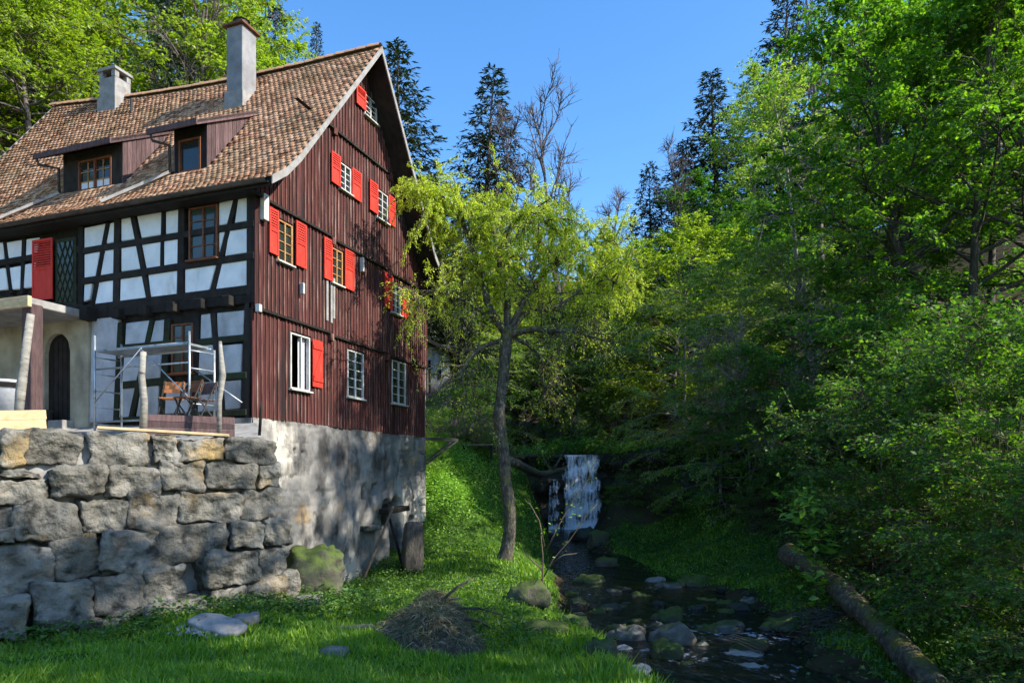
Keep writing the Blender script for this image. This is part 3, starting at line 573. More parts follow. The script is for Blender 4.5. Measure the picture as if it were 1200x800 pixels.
MB().box(.1, HW - .1, HL - .2, HL, -1.6, 9.6).build('far_gable_wall', MT['plaster_grey'], house)
MB().box(.2, HW - .15, .7, HL - .25, 3.5, 3.7).build('floor', MT['dark'], house)
MB().prism([(.1, HL - .2, 9.6), (HW - .1, HL - .2, 9.6), (4.43, HL - .2, 15.2)], (0, .2, 0)).build('far_gable', MT['plaster_grey'], house)

# front wall: backing, timbers, plaster panels
fw_ = MB(); fw_.box(.14, .30, .1, HL, 1.0, 9.35); front = fw_.build('front_wall', MT['timber'], house)
PZ = [  # panels of the upper floor, pixels of a x0.425 crop starting at row 180
 [(230,205),(288,193),(275,250),(230,260)], [(300,192),(315,188),(313,240),(290,245)], [(230,278),(270,270),(258,338),(230,342)], [(285,266),(312,262),(308,330),(272,334)],
 [(265,352),(308,346),(306,415),(255,422)], [(230,360),(248,356),(240,400),(228,405)], [(332,180),(355,176),(368,232),(332,238)], [(375,172),(446,160),(442,220),(388,230)],
 [(455,160),(495,152),(492,214),(455,219)], [(332,255),(372,250),(384,316),(332,322)], [(388,248),(438,242),(438,310),(402,316)], [(450,237),(492,232),(490,300),(450,308)],
 [(330,343),(388,335),(400,400),(328,410)], [(406,333),(486,322),(482,388),(414,398)], [(508,318),(590,306),(570,376),(508,385)], [(602,135),(640,127),(624,190),(602,195)],
 [(655,122),(688,118),(684,182),(645,188)], [(602,214),(617,211),(606,258),(602,268)], [(630,208),(680,202),(678,270),(618,280)], [(610,302),(676,292),(674,365),(592,375)],
 [(15,245),(58,238),(55,290),(22,295)], [(70,236),(115,230),(108,282),(68,290)], [(22,315),(52,310),(50,370),(30,372)], [(66,306),(95,300),(84,365),(62,368)], [(-40,250),(2,245),(6,295),(-40,300)], [(-40,322),(8,316),(16,372),(-40,376)]]
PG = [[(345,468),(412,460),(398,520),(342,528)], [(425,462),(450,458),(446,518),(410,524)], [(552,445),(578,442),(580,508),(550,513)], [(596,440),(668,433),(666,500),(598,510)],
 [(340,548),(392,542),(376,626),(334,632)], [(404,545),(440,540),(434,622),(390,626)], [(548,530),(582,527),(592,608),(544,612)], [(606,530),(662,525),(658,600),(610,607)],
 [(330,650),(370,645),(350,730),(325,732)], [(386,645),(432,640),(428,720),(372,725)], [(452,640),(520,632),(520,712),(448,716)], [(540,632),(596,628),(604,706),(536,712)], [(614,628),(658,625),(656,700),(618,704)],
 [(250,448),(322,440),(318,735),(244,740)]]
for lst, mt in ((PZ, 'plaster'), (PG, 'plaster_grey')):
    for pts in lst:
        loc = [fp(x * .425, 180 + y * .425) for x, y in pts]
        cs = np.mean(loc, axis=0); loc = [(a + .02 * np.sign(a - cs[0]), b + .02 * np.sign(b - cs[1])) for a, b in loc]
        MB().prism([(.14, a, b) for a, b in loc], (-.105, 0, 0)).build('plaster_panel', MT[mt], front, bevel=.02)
TB = [  # timbers: pixel start, end, width, material  (same crop)
 (-60,232,700,95,.30),(-60,310,225,262,.16),(228,268,700,192,.16),(225,352,700,280,.17),(-60,390,250,425,.10),(235,428,700,372,.22),(240,446,700,398,.20),
 (221,200,221,420,.17),(322,180,318,425,.20),(500,150,496,405,.20),(595,140,590,290,.12),(694,112,690,400,.18),(448,155,444,315,.10),
 (296,190,252,425,.13),(365,172,410,405,.14),(648,122,580,390,.14),(10,240,28,385,.12),(63,235,58,385,.11),(114,228,92,370,.11),
 (331,465,318,740,.16),(459,455,442,730,.20),(540,448,534,720,.18),(684,425,674,720,.24),(418,458,358,735,.15),(586,440,612,715,.15),
 (322,536,470,522,.16),(540,520,680,506,.16),(318,640,470,624,.18),(535,620,680,610,.16),(320,735,680,712,.14)]
for k, (x0, y0, x1, y1, w) in enumerate(TB):
    a = fp(x0 * .425, 180 + y0 * .425); b = fp(x1 * .425, 180 + y1 * .425); dd = .10 + .006 * (k % 5)
    vert = abs(b[1] - a[1]) > abs(b[0] - a[0]) * 1.2
    m = MB(); pa = Vector((.14 - dd / 1.0 * .62, a[0], a[1])); pb = Vector((.14 - dd * .62, b[0], b[1]))
    m.beam(pa, pb, dd * 1.24 + .02 * (not vert), w, up=(0, 0, 1) if not vert else (0, 1, 0)) if not vert else m.beam(pa, pb, w, dd * 1.24, up=(1, 0, 0))
    m.build('timber', MT['timber'] if y0 < 450 else MT['timber_mossy'], front, bevel=.012)
for x in np.arange(330, 690, 76):              # joist ends under the upper floor
    a = fp(x * .425, 180 + (442 - (x - 330) * .115) * .425); MB().box(-.16, .1, a[0] - .12, a[0] + .12, a[1] - .13, a[1] + .11).build('joist_end', MT['timber'], front, bevel=.015)
def frect(x0, y0, x1, y1, out=0.0):
    a = fp(x0, y0, out); b = fp(x1, y1, out); return b[0], a[0], b[1], a[1]
s0, s1, z0, z1 = frect(221, 244, 254, 301, .02); gl_window(s0, s1, z0, z1, .0, 'frame_brown', 2, 4, house, 'f', 'glass_far', rec=.03)
s0, s1, z0, z1 = frect(200, 380, 225, 436, .02); gl_window(s0, s1, z0, z1, -.01, 'frame_brown', 2, 4, house, 'f', 'glass_far', rec=.03)
# balcony door with lattice, and its shutter
s0, s1, z0, z1 = frect(65, 281, 89, 357, .02)
dr = MB().box(-.02, .06, s0, s1, z0, z1).build('balcony_door', MT['timber_mossy'], house)
MB().box(-.035, -.022, s0 + .1, s1 - .1, z0 + .1, z1 - .1).build('pane', MT['glass_far'], dr)
lat = MB(); n = 5
for i in range(-3, 6):
    for sg in (1, -1):
        a0 = s0 + .1 + (s1 - s0 - .2) * i / 3; dz = (s1 - s0 - .2) * 3.2
        pts = []
        for t in np.linspace(0, 1, 25):
            s_ = a0 + sg * t * (z1 - z0 - .2) * .42; zz = z0 + .1 + t * (z1 - z0 - .2)
            if s0 + .08 < s_ < s1 - .08: pts.append((-.047, s_, zz))
        if len(pts) > 2: lat.beam(pts[0], pts[-1], .018, .02, up=(1, 0, 0))
lat.build('lattice', MT['timber_mossy'], dr)
s0, s1, z0, z1 = frect(38, 282, 61.5, 350, .08); shutter(s0, s1, z0, z1, .03, house, 'f')
# rendered lower wall with the arched door, porch slab
s0, s1, z0, z1 = frect(84, 370, 104, 500); a0, a1, _, _ = frect(-60, 370, 104, 500)
ds0, ds1, dz0, dz1 = frect(53, 392, 83, 492)
arc = [(ds0, dz0), (ds0, dz1 - .45)] + [((ds0 + ds1) / 2 + (ds1 - ds0) / 2 * -math.cos(t), dz1 - .45 + .45 * math.sin(t)) for t in np.linspace(.2, math.pi - .2, 9)] + [(ds1, dz1 - .45), (ds1, dz0)]
zt = 6.75; m = MB(); m.box(-.02, .14, a0, ds0, 3.0, zt); m.box(-.02, .14, ds1, a1, 3.0, zt)
for i in range(14):
    sa_, sb_ = ds0 + (ds1 - ds0) * i / 14, ds0 + (ds1 - ds0) * (i + 1) / 14; hh_ = lambda q: dz1 - .5 + .5 * math.sqrt(max(0, 1 - ((q - (ds0 + ds1) / 2) / ((ds1 - ds0) / 2)) ** 2))
    m.prism([(.14, sa_, hh_(sa_)), (.14, sb_, hh_(sb_)), (.14, sb_, zt), (.14, sa_, zt)], (-.16, 0, 0))
m.build('rendered_wall', MT['render_cream'], house)
dm = MB().prism([(.10, p[0], p[1]) for p in arc], (.03, 0, 0)).build('arched_door', MT['dark'], house)
for i in range(5):
    sa = ds0 + .06 + i * (ds1 - ds0 - .12) / 5; q = MB().box(.075, .098, sa + .01, sa + (ds1 - ds0 - .12) / 5 - .01, dz0 + .02, dz1 - .42 + .3 * math.sin(math.pi * (i + .5) / 5)); q.build('plank', MT['timber'], dm)
MB().box(-.35, .1, ds0 - .15, ds1 + .15, dz0 - .3, dz0 - .02).build('door_step', MT['concrete'], house, bevel=.02)
sa, za_ = fp(100, 362, .1)
MB().box(-1.7, .1, sa, sa + 7, 6.62, 6.82).build('porch_slab', MT['concrete'], house, bevel=.02)
MB().box(-.28, .0, sa - .28, sa - .01, 6.55, 6.88).build('slab_end', MT['timber'], house)
MB().beam((-1.74, sa - .25, 6.66), (-1.74, sa + 7, 6.66), .10, .26).build('porch_beam', MT['pale_wood'], house, bevel=.01)
for (px, w) in ((38, .34), (-25, .34)):
    s_, z_ = fp(px, 440, 1.55); MB().box(-1.70, -1.40, s_ - w / 2, s_ + w / 2, 3.2, 6.62).build('porch_post', MT['purple_wood'], house, bevel=.02)

# roof: boarding, tile courses, ridge, verge boards, gutter
S0, S1 = -.88, 12.35
m = MB(); st = np.linspace(S0, S1, 16)
for (ua, za), (ub, zb) in zip(RP[:-1], RP[1:]):
    for a, b in zip(st[:-1], st[1:]):
        p = [(ua, a, za + sag(a, za)), (ub, a, zb + sag(a, zb)), (ub, b, zb + sag(b, zb)), (ua, b, za + sag(b, za))]
        m.prism(p, (0, 0, -.10))
roof = m.build('roof', MT['timber'], house)
prof = np.array(RP[:4]); seg = np.r_[0, np.cumsum(np.linalg.norm(np.diff(prof, axis=0), axis=1))]
row, tw = .152, .172; nr = int(seg[-1] / row); nc = int((S1 - S0) / tw) + 1
TV = []; TL = []; TT = []; cnt = 0
shape = [(-.5, 0), (-.5, -.72), (-.36, -.9), (0, -1.0), (.36, -.9), (.5, -.72), (.5, 0)]
for r in range(nr + 1):
    d = min(seg[-1] - .02, (r + 1) * row); u_t = np.interp(d, seg, prof[:, 0]); z_t = np.interp(d, seg, prof[:, 1])
    d2 = max(d - .23, -.05); u_b = np.interp(d2, seg, prof[:, 0]) if d2 > 0 else prof[0, 0] + d2 * .7; z_b = np.interp(d2, seg, prof[:, 1]) + (d2 * .7 if d2 < 0 else 0)
    su = np.array([u_t - u_b, 0, z_t - z_b]); L = np.linalg.norm(su); su /= L; nn = np.array([-su[2], 0, su[0]])
    for c_ in range(nc):
        sc_ = S0 + (c_ + .5 * (r % 2) + .25) * tw + R.uniform(-.006, .006)
        if sc_ > S1 - .05 or sc_ < S0 + .02: continue
        sg = np.array([0, 0, sag(sc_, z_t)]); lift = R.uniform(-.004, .010) + (.02 if R.random() < .015 else 0); tilt = R.uniform(-.012, .012); slip = R.uniform(-.008, .008) + (-.03 if R.random() < .01 else 0)
        base = np.array([u_t, sc_, z_t]) + sg + su * slip
        if 4.9 < sc_ < 7.3 and .78 < u_t - .06 < 2.3: continue      # openings under the two dormers
        if 2.05 < sc_ < 3.25 and .78 < u_t - .06 < 2.2: continue
        top = []
        for (a, b) in shape:
            k = -b; top.append(base + np.array([0, a * (tw - .006), 0]) + su * (b * L) + nn * (.006 + k * (.030 + lift) + a * tilt))
        bot = [p - nn * .016 for p in top[1:6]]
        TV += top + bot
        TL += [cnt + i for i in range(7)]; TT.append(7)
        for i in range(4): TL += [cnt + 1 + i + 1, cnt + 1 + i, cnt + 7 + i, cnt + 7 + i + 1]; TT.append(4)
        cnt += 12
TL = np.array(TL)
tag(obj('roof_tiles', mesh_np('roof_tiles', TV, TL, TT, MT['tile']), roof), 'plain clay tiles of the front roof slope', kind='stuff')
k = 0; s_ = S0
rt = MB()
for j in range(7):
    a = math.pi * j / 6
    rt.v.append((.13 * math.cos(a), 0, .12 * math.sin(a) - .02)); rt.v.append((.15 * math.cos(a), .40, .14 * math.sin(a) - .02))
rt.f = [(2 * j, 2 * j + 1, 2 * j + 3, 2 * j + 2) for j in range(6)]
rme = rt.mesh('ridge_tile', MT['tile'], True)
while s_ < S1 - .1:
    o = obj('ridge_tile', rme, roof); o.location = (4.43, s_, 15.05 + sag(s_, 15.03)); o.rotation_euler = (R.uniform(-.02, .02) + .004, 0, R.uniform(-.03, .03)); s_ += .36
for side, pr in (('a', RP[:4]), ('b', RP[3:])):
    for (ua, za), (ub, zb) in zip(pr[:-1], pr[1:]):
        m = MB(); m.prism([(ua, S0 - .04, za + .03), (ub, S0 - .04, zb + .03), (ub, S0 - .04, zb - .17), (ua, S0 - .04, za - .17)], (0, .035, 0)); m.build('verge_board', MT['verge'], roof)
        m = MB(); m.prism([(ua, S1, za + .03 + sag(S1, za)), (ub, S1, zb + .03 + sag(S1, zb)), (ub, S1, zb - .17 + sag(S1, zb)), (ua, S1, za - .17 + sag(S1, za))], (0, .035, 0)); m.build('verge_board', MT['verge'], roof)
g = MB()
for j in range(9):
    a = math.pi + math.pi * j / 8
    for s_ in (S0 + .05, S1 - .05): g.v.append((-.50 + .085 * math.cos(a), s_, 9.24 + .085 * math.sin(a)))
g.f = [(2 * j, 2 * j + 1, 2 * j + 3, 2 * j + 2) for j in range(8)]; go = g.build('gutter', MT['zinc'], roof, True)
MB().box(-.40, .16, -.2, HL, 9.12, 9.20).build('soffit', MT['timber'], roof)
MB().box(-.42, -.38, S0 + .02, S1 - .02, 9.10, 9.30).build('fascia', MT['timber'], roof)
# chimneys
def chimney(u, s_, w, d, z0, z1, mt, kind):
    c_ = MB().box(u - w / 2, u + w / 2, s_ - d / 2, s_ + d / 2, z0, z1).build('chimney', MT[mt], house, bevel=.015)
    MB().box(u - w / 2 - .04, u + w / 2 + .04, s_ - d / 2 - .04, s_ + d / 2 + .04, z0 + .0, roof_z(u) + sag(s_, 14) + .12).build('flashing', MT['verge'], c_)
    if kind == 0:
        MB().box(u - w / 2 - .09, u + w / 2 + .09, s_ - d / 2 - .09, s_ + d / 2 + .09, z1, z1 + .07).build('cap', MT['frame_brown'], c_, bevel=.01)
        MB().tube([(u, s_, z1 + .07), (u, s_, z1 + .28), (u, s_, z1 + .31), (u, s_, z1 + .34)], [.20, .20, .24, .18], 12).build('pot', MT['metal_dark'], c_)
    else:
        for a, b in ((-1, -1), (1, -1), (1, 1), (-1, 1)): MB().box(u + a * (w / 2 - .08) - .08, u + a * (w / 2 - .08) + .08, s_ + b * (d / 2 - .08) - .08, s_ + b * (d / 2 - .08) + .08, z1, z1 + .22).build('pier', MT[mt], c_)
        MB().box(u - w / 2 - .05, u + w / 2 + .05, s_ - d / 2 - .06, s_ + d / 2 + .06, z1 + .22, z1 + .32).build('cap', MT['concrete'], c_, bevel=.01)
        MB().box(u - w / 2 + .1, u + w / 2 - .1, s_ - d / 2 + .1, s_ + d / 2 - .1, z1 - .01, z1 + .1).build('flue', MT['dark'], c_)
def upix(px, py, u): return fp(px, py, -u)
z1 = upix(289, 36, 3.35)[1]; chimney(3.35, 3.22, .60, .58, 13.0, z1, 'chimney_grey', 0)
z1 = upix(142, 96, 4.3)[1]; chimney(4.25, 9.3, .62, .72, 14.3, z1, 'concrete', 1)
MB().tube([(3.7, 7.95, 14.0), (3.7, 7.95, 14.75)], .045, 8).build('vent_pipe', MT['metal_dark'], roof)
# dormers
def dormer(s0, s1, z0, z1, ws0, ws1, wz0, wz1, rs0, rs1, npx, glass_m):
    uf = .80; d = MB()
    d.box(uf, uf + .1, s0, ws0, z0 - .3, z1); d.box(uf, uf + .1, ws1, s1, z0 - .3, z1); d.box(uf, uf + .1, ws0, ws1, z0 - .3, wz0); d.box(uf, uf + .1, ws0, ws1, wz1, z1)
    D = d.build('dormer', MT['timber'], house)
    ue = 2.62; zs = .40
    def rz(u): return z1 + .16 + (u - uf) * (roof_z(ue) + .05 - z1 - .16) / (ue - uf)
    m = MB(); m.prism([(uf - .42, rs0, rz(uf - .42)), (ue, rs0, rz(ue)), (ue, rs1, rz(ue)), (uf - .42, rs1, rz(uf - .42))], (0, 0, -.07)); m.build('dormer_roof', MT['zinc'], D)
    MB().box(uf - .47, uf - .425, rs0 - .02, rs1 + .02, rz(uf - .42) - .13, rz(uf - .42) + .015).build('fascia', MT['purple_wood'], D)
    for ss in (rs0, rs1 - .04): MB().prism([(uf - .42, ss, rz(uf - .42) - .12), (ue - .1, ss, rz(ue - .1) - .13), (ue - .1, ss, rz(ue - .1) + .015), (uf - .42, ss, rz(uf - .42) + .015)], (0, .04, 0)).build('bargeboard', MT['purple_wood'], D)
    for (sx, o_) in ((s0, -.03), (s1, .0)):
        n = 12
        for i in range(n):
            ua = uf + (ue - uf) * i / n; ub = uf + (ue - uf) * (i + 1) / n - .012
            top = lambda u: rz(u) - .075
            bot = lambda u: min(roof_z(u) - .05, top(u) - .001)
            if top(ua) - roof_z(ua) < .04: continue
            MB().prism([(ua, sx, bot(ua)), (ub, sx, bot(ub)), (ub, sx, max(top(ub), bot(ub) + .01)), (ua, sx, top(ua))], (0, o_ if o_ else .03, 0)).build('cheek_board', MT['purple_wood'], D)
    if npx: 
        m = MB(); fwd = .05
        m.box(uf - .03, uf + .05, ws0, ws0 + fwd, wz0, wz1); m.box(uf - .03, uf + .05, ws1 - fwd, ws1, wz0, wz1); m.box(uf - .028, uf + .05, ws0 + fwd, ws1 - fwd, wz0, wz0 + fwd); m.box(uf - .028, uf + .05, ws0 + fwd, ws1 - fwd, wz1 - fwd, wz1)
        if npx == 4: m.box(uf - .028, uf + .05, (ws0 + ws1) / 2 - .03, (ws0 + ws1) / 2 + .03, wz0 + fwd, wz1 - fwd)
        m.build('window_frame', MT['frame_brown'], D)
        nz2 = 3 if npx == 4 else 1; nn_ = npx; cw = (ws1 - ws0 - .1) / nn_; chh = (wz1 - wz0 - .1) / nz2
        for i in range(nn_):
            for j in range(nz2):
                MB().box(uf + .03, uf + .036, ws0 + .05 + i * cw + .012, ws0 + .05 + (i + 1) * cw - .012, wz0 + .05 + j * chh + .012, wz0 + .05 + (j + 1) * chh - .012).build('pane', MT['curtain'] if (npx == 4 and j == 0) else MT['glass'], D)
        if npx == 4:
            q = MB()
            for i in range(1, 4): q.box(uf + .008, uf + .03, ws0 + .05 + i * cw - .012, ws0 + .05 + i * cw + .012, wz0 + .05, wz1 - .05)
            for j in range(1, 3): q.box(uf + .011, uf + .03, ws0 + .05, ws1 - .05, wz0 + .05 + j * chh - .012, wz0 + .05 + j * chh + .012)
            q.build('glazing_bar', MT['frame_ochre'], D)
    # drain spout from the eave down to the wall and gutter board on the tiles
    MB().tube([(uf - .44, rs1 - .1, rz(uf - .42) - .12), (uf - .40, rs1 - .12, rz(uf - .42) - .28), (uf - .08, s1 + .1, rz(uf) - .55), (uf - .06, s1 + .1, z0 + .05)], .04, 8).build('downpipe', MT['metal_dark'], D, True)
    a, b = (uf - .05, s1 + .12), (-.35, s1 + 1.25)
    MB().beam((a[0], a[1], roof_z(a[0]) + .10), (b[0], b[1], roof_z(b[0]) + .10), .09, .07).build('rain_channel', MT['verge'], D)
    return D
dormer(5.02, 7.20, 10.45, 11.56, 5.39, 6.62, 10.38, 11.28, 4.93, 7.77, 4, 'glass')
dormer(2.13, 3.17, 10.42, 11.56, 2.30, 3.02, 10.42, 11.28, 2.02, 3.63, 1, 'glass')
# rear bracket beams on the corner towards the stream
for k, (dz, du) in enumerate(((0, 0), (-.05, .55))):
    b = MB(); x0 = HW + .05 + du * .6
    b.beam((x0, .1 + du * 0, 3.86 + dz * .2), (x0 + .9, -.75, 3.86 + dz * .2), .07, .08); b.beam((x0 + .9, -.75, 3.85 + dz * .2), (x0 - .1, .05, 2.95), .06, .06)
    b.build('wall_bracket', MT['metal_dark'], house)
MB().tube([(HW + .12, .05, 8.9), (HW + .12, .05, .9)], .05, 8).build('downpipe', MT['verge'], house)
# ---------------------------------------------------------------- dry-stone retaining wall and terrace
WA = np.array([-7.98, 10.84]); WB = np.array([-4.33, 13.9]); WD = (WB - WA) / np.linalg.norm(WB - WA); WN = np.array([WD[1], -WD[0]])
def wp(px, py):
    r = np.array([(px - 600) / FPX, 1.0]); t, k = np.linalg.solve(np.column_stack([-WD, r]), WA); return t, EYE - (py - HZ) / FPX * k
def stone_mesh(name, sx, sy, sz, seed, mat, n=9, rough=.10, round_=.22, power=5.0):
    """rounded, chipped block filling about sx*sy*sz round its origin"""
    V = []; F = []
    grid = {}
    def vid(i, j, k):
        key = (i, j, k)
        if key not in grid: grid[key] = len(V); V.append((2 * i / n - 1, 2 * j / n - 1, 2 * k / n - 1))
        return grid[key]
    for a in range(n):
        for b in range(n):
            F.append((vid(a, b, 0), vid(a, b + 1, 0), vid(a + 1, b + 1, 0), vid(a + 1, b, 0))); F.append((vid(a, b, n), vid(a + 1, b, n), vid(a + 1, b + 1, n), vid(a, b + 1, n)))
            F.append((vid(a, 0, b), vid(a + 1, 0, b), vid(a + 1, 0, b + 1), vid(a, 0, b + 1))); F.append((vid(a, n, b), vid(a, n, b + 1), vid(a + 1, n, b + 1), vid(a + 1, n, b)))
            F.append((vid(0, a, b), vid(0, a, b + 1), vid(0, a + 1, b + 1), vid(0, a + 1, b))); F.append((vid(n, a, b), vid(n, a + 1, b), vid(n, a + 1, b + 1), vid(n, a, b + 1)))
    S = np.array([sx, sy, sz]) / 2; out = []; o = Vector((seed * 3.7, seed * 1.3, seed * 2.1))
    rr = random.Random(seed); sh = np.array([[1, rr.uniform(-.08, .08), rr.uniform(-.14, .14)], [0, 1, rr.uniform(-.10, .10)], [rr.uniform(-.10, .10), 0, 1]])
    for v in V:
        q = np.array(v); L = (np.abs(q) ** power).sum() ** (1 / power); q = q / L
        p = Vector(q * S); d = frac(p + o, 1.5, 6) * rough - abs(frac(p + o * 1.9, 3.2, 4)) * rough * .7
        vd = mnoise.voronoi(p * 2.6 + o)[0]; d += rough * .9 * (vd[1] - vd[0] - .25) * (1 if vd[1] - vd[0] < .25 else .25) + rough * .8 * mnoise.noise(Vector((round(p.x * 2.2), round(p.y * 2.2), round(p.z * 3.0))) + o) * .35
        nrm = Vector(q ** 3 / (np.linalg.norm(q ** 3) + 1e-6)); p2 = p + nrm * d
        out.append(tuple(sh @ np.array(p2)))
    me = bpy.data.meshes.new(name); me.from_pydata(out, [], F); me.polygons.foreach_set('use_smooth', [True] * len(F)); me.update(); me.materials.append(mat)
    return me
sw = thing('stone_wall', 'rough stone block retaining wall below the terrace', 'wall', (WA[0], WA[1], 0), math.atan2(WD[1], WD[0]))
BL = [(0,80,77,185),(79,85,256,185),(254,86,434,185),(438,98,520,178),(520,104,650,172),(648,106,806,178),
 (-40,196,120,222),(-40,220,142,296),(143,188,303,268),(305,180,464,276),(466,168,591,260),(592,173,737,252),(738,178,800,248),
 (-60,300,40,362),(40,288,232,404),(228,278,364,382),(362,262,512,370),(510,256,694,348),(696,248,806,334),
 (-60,362,52,414),(-60,414,152,546),(150,386,288,508),(286,368,464,486),(452,344,650,458),(651,342,752,420),(752,334,824,410),
 (-60,546,78,668),(76,506,254,646),(252,490,416,608),(408,460,528,576),(576,422,726,526),(727,414,814,500),
 (580,528,692,606),(690,490,842,582),(215,606,362,668),(396,560,574,640)]
kk = 0
def put_block(t0, t1, z0, z1, seed, push):
    dep = R.uniform(.75, 1.0); me = stone_mesh('block', (t1 - t0) * 1.035, dep, (z1 - z0) * 1.05, seed, MT['wall_stone'], n=15, rough=.105, power=11.0)
    o = obj('block', me, sw); o.location = ((t0 + t1) / 2, dep / 2 - push, (z0 + z1) / 2); o.rotation_euler = (R.uniform(-.03, .05), R.uniform(-.02, .02), R.uniform(-.04, .04)); return o
for (x0, y0, x1, y1) in BL:
    kk += 1; ym = (y0 + y1) / 2; t0, _ = wp(x0 * .4125, 600); t1, _ = wp(x1 * .4125, 600); _, zt = wp((x0 + x1) / 2 * .4125, 470 + y0 * .4125); _, zb = wp((x0 + x1) / 2 * .4125, 470 + y1 * .4125)
    batter = .16 * (1.6 - (zt + zb) / 2)
    put_block(t0, t1, zb, zt, kk, batter + R.uniform(-.05, .10))
t_left = -5.0
for rw, (za, zb) in enumerate(((2.75, 3.24), (2.2, 2.73), (1.65, 2.2), (1.0, 1.63), (.3, .98), (-.3, .3))):
    t = wp((-60 if rw in (2, 3, 4, 5) else (-40 if rw == 1 else 0)) * .4125, 600)[0] - .01
    while t > t_left:
        w = R.uniform(.7, 1.3); kk += 1; put_block(t - w, t - .01, za, zb, kk, .16 * (1.6 - (za + zb) / 2)); t -= w
# right-hand return of the wall, running back to the plinth
for rw, (za, zb) in enumerate(((2.72, 3.2), (2.15, 2.70), (1.6, 2.14), (1.0, 1.6), (.35, .98), (-.3, .33))):
    tr = wp((336 + rw * 1.2), 600)[0]
    for j, (a, b) in enumerate(((.85, 1.6), (1.62, 2.5), (2.5, 3.3))):
        kk += 1; me = stone_mesh('block', .75, (b - a) * 1.03, (zb - za) * 1.04, kk, MT['wall_stone'], n=11, rough=.09, power=10); o = obj('block', me, sw); o.location = (tr - .42 - .12 * j, (a + b) / 2, (za + zb) / 2)
# terrace behind the wall
te = MB(); A = WA + WD * t_left - WN * .45; B = WB + WD * -.35 - WN * .45; Cc = HC - GD * (-.1) + FD * .0; Dd = HC + FD * 12 + GD * .1
top = [(A[0], A[1], 3.12), (B[0], B[1], 3.12), (Cc[0], Cc[1], 3.80), (Dd[0], Dd[1], 3.86), (-22, 14, 3.6)]
te.poly(top + [(x, y, -1.2) for x, y, z in top], [(0, 1, 2, 3, 4)] + [(i, i + 5, (i + 1) % 5 + 5, (i + 1) % 5) for i in range(5)])
tag(te.build('terrace', MT['concrete']), 'paved terrace in front of the timber facade', 'terrace', kind='structure')
def ter(x, y):
    """height of the sloping terrace surface"""
    d = (np.array([x, y]) - (WB - WN * .45)) @ -WN; return 3.12 + .68 * max(0, min(1, d / 2.6))
def loose(name, label, cat, px, py, y, size, mat, seed, rz=0, sink=.3, group=None, rough=.12, power=3.5, n=8, tilt=(0, 0)):
    p = P(px, py, y); z = gz(p.x, p.y); me = stone_mesh(name, *size, seed, MT[mat], n=n, rough=rough * min(size) * 1.6, power=power)
    o = obj(name, me); o.location = (p.x, p.y, z + size[2] * (.5 - sink)); o.rotation_euler = (tilt[0], tilt[1], rz); return tag(o, label, cat, group)
def yground(px, py, lo=7.0, hi=45.0):
    """distance at which the view ray through a pixel meets the ground"""
    y = np.arange(lo, hi, .05); x = (px - 600) / FPX * y; z = EYE - (py - HZ) / FPX * y; h = ground(x, y); i = np.argmax(z < h); return float(y[i]) if (z < h).any() else hi
loose('boulder', 'square mossy boulder standing against the plinth beside the stone wall', 'boulder', 366, 690, yground(366, 694), (1.15, .9, 1.15), 'rock_mossy', 301, rz=.4, sink=.16, rough=.12, power=5, n=14)
loose('slab', 'flat pale slab leaning on the foot of the stone wall', 'rock', 255, 728, yground(255, 738), (1.0, .5, .16), 'rock_pale', 302, rz=-.35, sink=.0, tilt=(.25, .16))
loose('boulder', 'low sunlit boulder in the grass below the wall end', 'boulder', 288, 728, yground(288, 730), (.5, .36, .26), 'rock_pale', 303, rz=.3)
loose('boulder', 'small pale block lying beside the mossy boulder', 'boulder', 360, 707, yground(360, 712), (.62, .4, .34), 'wall_stone', 304, rz=.2, power=4)
loose('slab', 'flat brown stone slab lying in the open grass', 'rock', 417, 736, yground(417, 742), (.62, .35, .2), 'wall_stone', 305, rz=.1, power=5)
loose('slab', 'thin grey stone slab beside the brown one in the grass', 'rock', 388, 740, yground(388, 744), (.35, .25, .12), 'rock', 306, rz=.5)
loose('boulder', 'small dark stone lying in the grass below the wall', 'boulder', 392, 766, yground(392, 770), (.36, .26, .2), 'rock', 307)
# gravel patch
g = thing('gravel_heap', 'small heap of pale gravel at the foot of the wall', 'gravel', (0, 0, 0)); g['kind'] = 'stuff'
gm = MB(); yc = yground(232, 738)
for i in range(130):
    px = R.gauss(232, 19); py = R.gauss(740, 4); y = yground(px, py, yc - 1.2, yc + 1.2); p = P(px, py, y); s_ = R.uniform(.02, .055); z = gz(p.x, p.y) + s_ * .3
    q = [Vector((R.uniform(-1, 1), R.uniform(-1, 1), R.uniform(-.7, .7))) for _ in range(6)]
    vs = [Vector((p.x, p.y, z)) + Vector(d) * s_ * R.uniform(.6, 1.2) for d in ((1, 0, 0), (-1, 0, 0), (0, 1, 0), (0, -1, 0), (0, 0, .7), (0, 0, -.7))]
    gm.poly(vs, [(0, 2, 4), (2, 1, 4), (1, 3, 4), (3, 0, 4), (2, 0, 5), (1, 2, 5), (3, 1, 5), (0, 3, 5)])
bpy.data.objects.remove(g); tag(gm.build('gravel_heap', MT['gravel']), 'small heap of pale gravel at the foot of the wall', 'gravel', kind='stuff')

